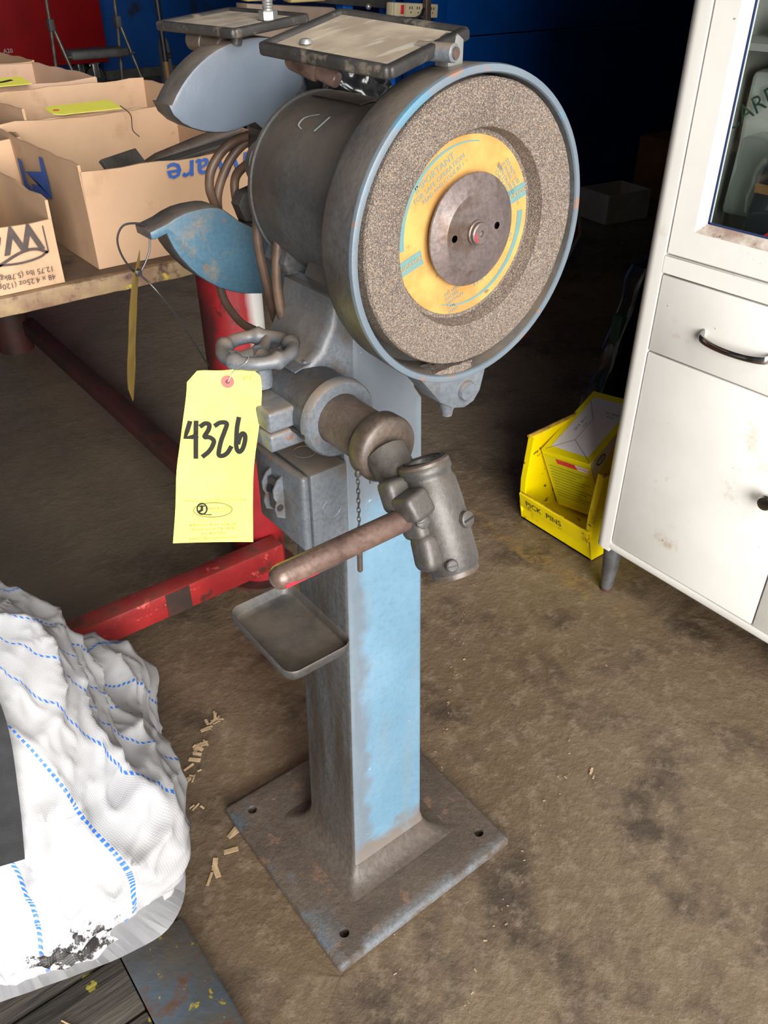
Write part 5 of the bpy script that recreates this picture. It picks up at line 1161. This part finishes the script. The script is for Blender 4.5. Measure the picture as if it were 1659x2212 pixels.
# drab machine body with beige panel behind the rear shield
DM = thing('drab_machine', 'brown-grey machine panel with beige top panels behind the rear eye shield', 'machine', (1.55, 2.7, 0))
b = BM(); prism(b, [(1.36, 0.0), (1.80, 0.0), (1.80, 1.00), (1.73, 1.055), (1.36, 1.080)], 2.42, 2.50, 'y', 0.006); obj('body', b, 'drab', DM)
b = BM(); box(b, 1.37, 1.49, 2.43, 2.49, 1.085, 1.30, 0.004, 1); obj('top_panel', b, 'beige', DM)
b = BM(); box(b, 1.55, 1.70, 2.43, 2.49, 1.075, 1.30, 0.004, 1); obj('top_panel', b, 'beige', DM)
b = BM(); box(b, 1.46, 1.53, 2.40, 2.44, 1.090, 1.2, 0.004, 1); obj('name_board', b, 'dark_red', DM)
b = BM(); box(b, 1.535, 1.60, 2.37, 2.42, 0.90, 0.985, 0.003, 1); obj('bracket', b, 'beige', DM)
b = BM(); tube(b, smooth_path([(1.60, 2.36, 0.98), (1.602, 2.36, 1.005), (1.63, 2.36, 1.012), (1.75, 2.36, 1.0)], 5), 0.006, 8); obj('pull_handle', b, 'chrome', DM)
b = BM(); box(b, 1.30, 1.42, 2.30, 2.42, 0.90, 0.955, 0.003, 1); obj('paper_pad', b, 'white_card', DM)
# white and brown cartons on the floor by the enclosure
def open_tray(name, label, m, x0, x1, y0, y1, h, ang, m_in=None):
    T = thing(name, label, 'carton', (x0, y0, 0)); M = Matrix.Translation((x0, y0, 0.0015)) @ Matrix.Rotation(R(ang), 4, 'Z'); lx, ly, t = x1 - x0, y1 - y0, 0.006
    for q in ((0, lx, 0, t), (0, lx, ly - t, ly), (0, t, t, ly - t), (lx - t, lx, t, ly - t)):
        bb = BM(); box(bb, *q, 0, h, 0, 1, M); obj('panel', bb, m, T)
    bb = BM(); box(bb, t, lx - t, t, ly - t, 0, t, 0, 1, M); obj('bottom', bb, m_in or m, T); return T
open_tray('white_carton', 'open white carton on the dark floor in front of the blue enclosure', 'white_card', 3.385, 3.685, 2.322, 2.552, 0.15, -8, 'brown_card')
b = BM(); box(b, 4.02, 4.4, 2.42, 2.66, 0.002, 0.33, 0.004, 1); o = obj('brown_carton', b, 'brown_card'); tag(o, 'closed brown carton in shadow right of the open white carton', 'carton')
# octagonal red board with a white rim
OC = thing('red_board', 'octagonal red board with white rim standing behind the wheel guard', 'sign', (2.65, 2.02, 0)); OM = Matrix.Translation((2.585, 2.02, 0.212)) @ Matrix.Rotation(R(-12), 4, 'X')
def octo(r): return [(r * math.cos(R(22.5 + 45 * k)), r * math.sin(R(22.5 + 45 * k))) for k in range(8)]
b = BM(); prism(b, octo(0.228), -0.002, 0.002, 'y', 0, 1, OM); obj('rim', b, 'white_card', OC)
b = BM(); prism(b, octo(0.205), -0.0035, -0.0022, 'y', 0, 1, OM); obj('face', b, 'red_cab', OC)
# red cabinet on casters at the back wall
RC = thing('red_cabinet', 'large bright red steel cabinet on casters against the blue wall', 'cabinet', (2.2, 9.1, 0))
b = BM(); box(b, 0.8, 3.40, 8.95, 9.55, 0.24, 2.2, 0.012, 2); rb = obj('cabinet_body', b, 'red_cab', RC)
b = BM(); put(b, text2d('A20', 0.055), lambda u, v: (2.40 + u, 8.944, 0.40 + v)); obj('lettering', b, 'chalk', rb, flat=True)
for (x, y) in ((3.25, 9.02), (3.25, 9.45), (1.0, 9.02), (1.0, 9.45), (2.75, 9.25)):
    b = BM(); lathe(b, [(0, -0.03), (0.095, -0.03), (0.105, -0.02), (0.105, 0.02), (0.095, 0.03), (0, 0.03)], (x, y, 0.106), (0.15, 1, 0), 28); cw = obj('caster', b, 'black_rubber', RC)
    b = BM(); box(b, x - 0.03, x + 0.03, y - 0.050, y - 0.042, 0.10, 0.24, 0.01, 2); box(b, x - 0.03, x + 0.03, y + 0.042, y + 0.050, 0.10, 0.24, 0.01, 2); box(b, x - 0.05, x + 0.05, y - 0.05, y + 0.05, 0.228, 0.241); obj('caster_fork', b, 'bright_steel', cw)
# folding chair seen from the side of the legs
FC = thing('folding_chair', 'grey folding chair with tube legs in front of the red cabinet', 'chair', (2.5, 6.8, 0))
def fpt(x, z, y=6.8): return Vector((x, y, z))
for x0 in (2.135, 2.675):
    b = BM(); tube(b, [fpt(x0, 0.01, 6.95), fpt(x0 + 0.03, 0.72, 6.88), fpt(x0 + 0.035, 1.2, 6.84)], 0.013, 10); obj('back_leg', b, 'chair_grey', FC)
    b = BM(); tube(b, [fpt(x0 + 0.19, 0.01, 6.70), fpt(x0 + 0.035, 0.76, 6.87)], 0.013, 10); obj('front_leg', b, 'chair_grey', FC)
    b = BM(); box(b, x0 + 0.010, x0 + 0.054, 6.84, 6.91, 0.70, 0.78, 0.006, 2); obj('pivot_bracket', b, 'seat_grey', FC)
b = BM(); box(b, 2.225, 2.70, 6.70, 6.93, 0.505, 0.570, 0.022, 3); obj('seat', b, 'seat_grey', FC)
b = BM(); tube(b, [fpt(2.20, 0.53, 6.72), fpt(2.745, 0.53, 6.72)], 0.008, 8); obj('seat_rod', b, 'chair_grey', FC)
# pole leaning at the wall
PO = thing('broom_pole', 'thin pole, black above and brown below, standing before blue wall', 'pole', (2.22, 5.0, 0))
b = BM(); tube(b, [(2.228, 5.0, 0.003), (2.215, 5.0, 0.64)], 0.014, 10); obj('wood_shaft', b, 'brown_card', PO)
b = BM(); tube(b, [(2.215, 5.0, 0.64), (2.210, 5.0, 1.15)], 0.017, 10); obj('black_sleeve', b, 'black_rubber', PO)
b = BM(); box(b, 2.222, 2.262, 4.99, 5.02, 0.655, 0.685, 0.004, 1); obj('clip', b, 'black_rubber', PO)
# low grey bracket on the floor by the wall
b = BM(); prism(b, [(2.35, 0.0), (2.47, 0.0), (2.44, 0.70), (2.41, 0.76), (2.38, 0.70)], 5.4, 5.45, 'y', 0.006); o = obj('grey_stand', b, 'seat_grey'); tag(o, 'small grey stand just above the tip of the upper rear guard', 'stand')
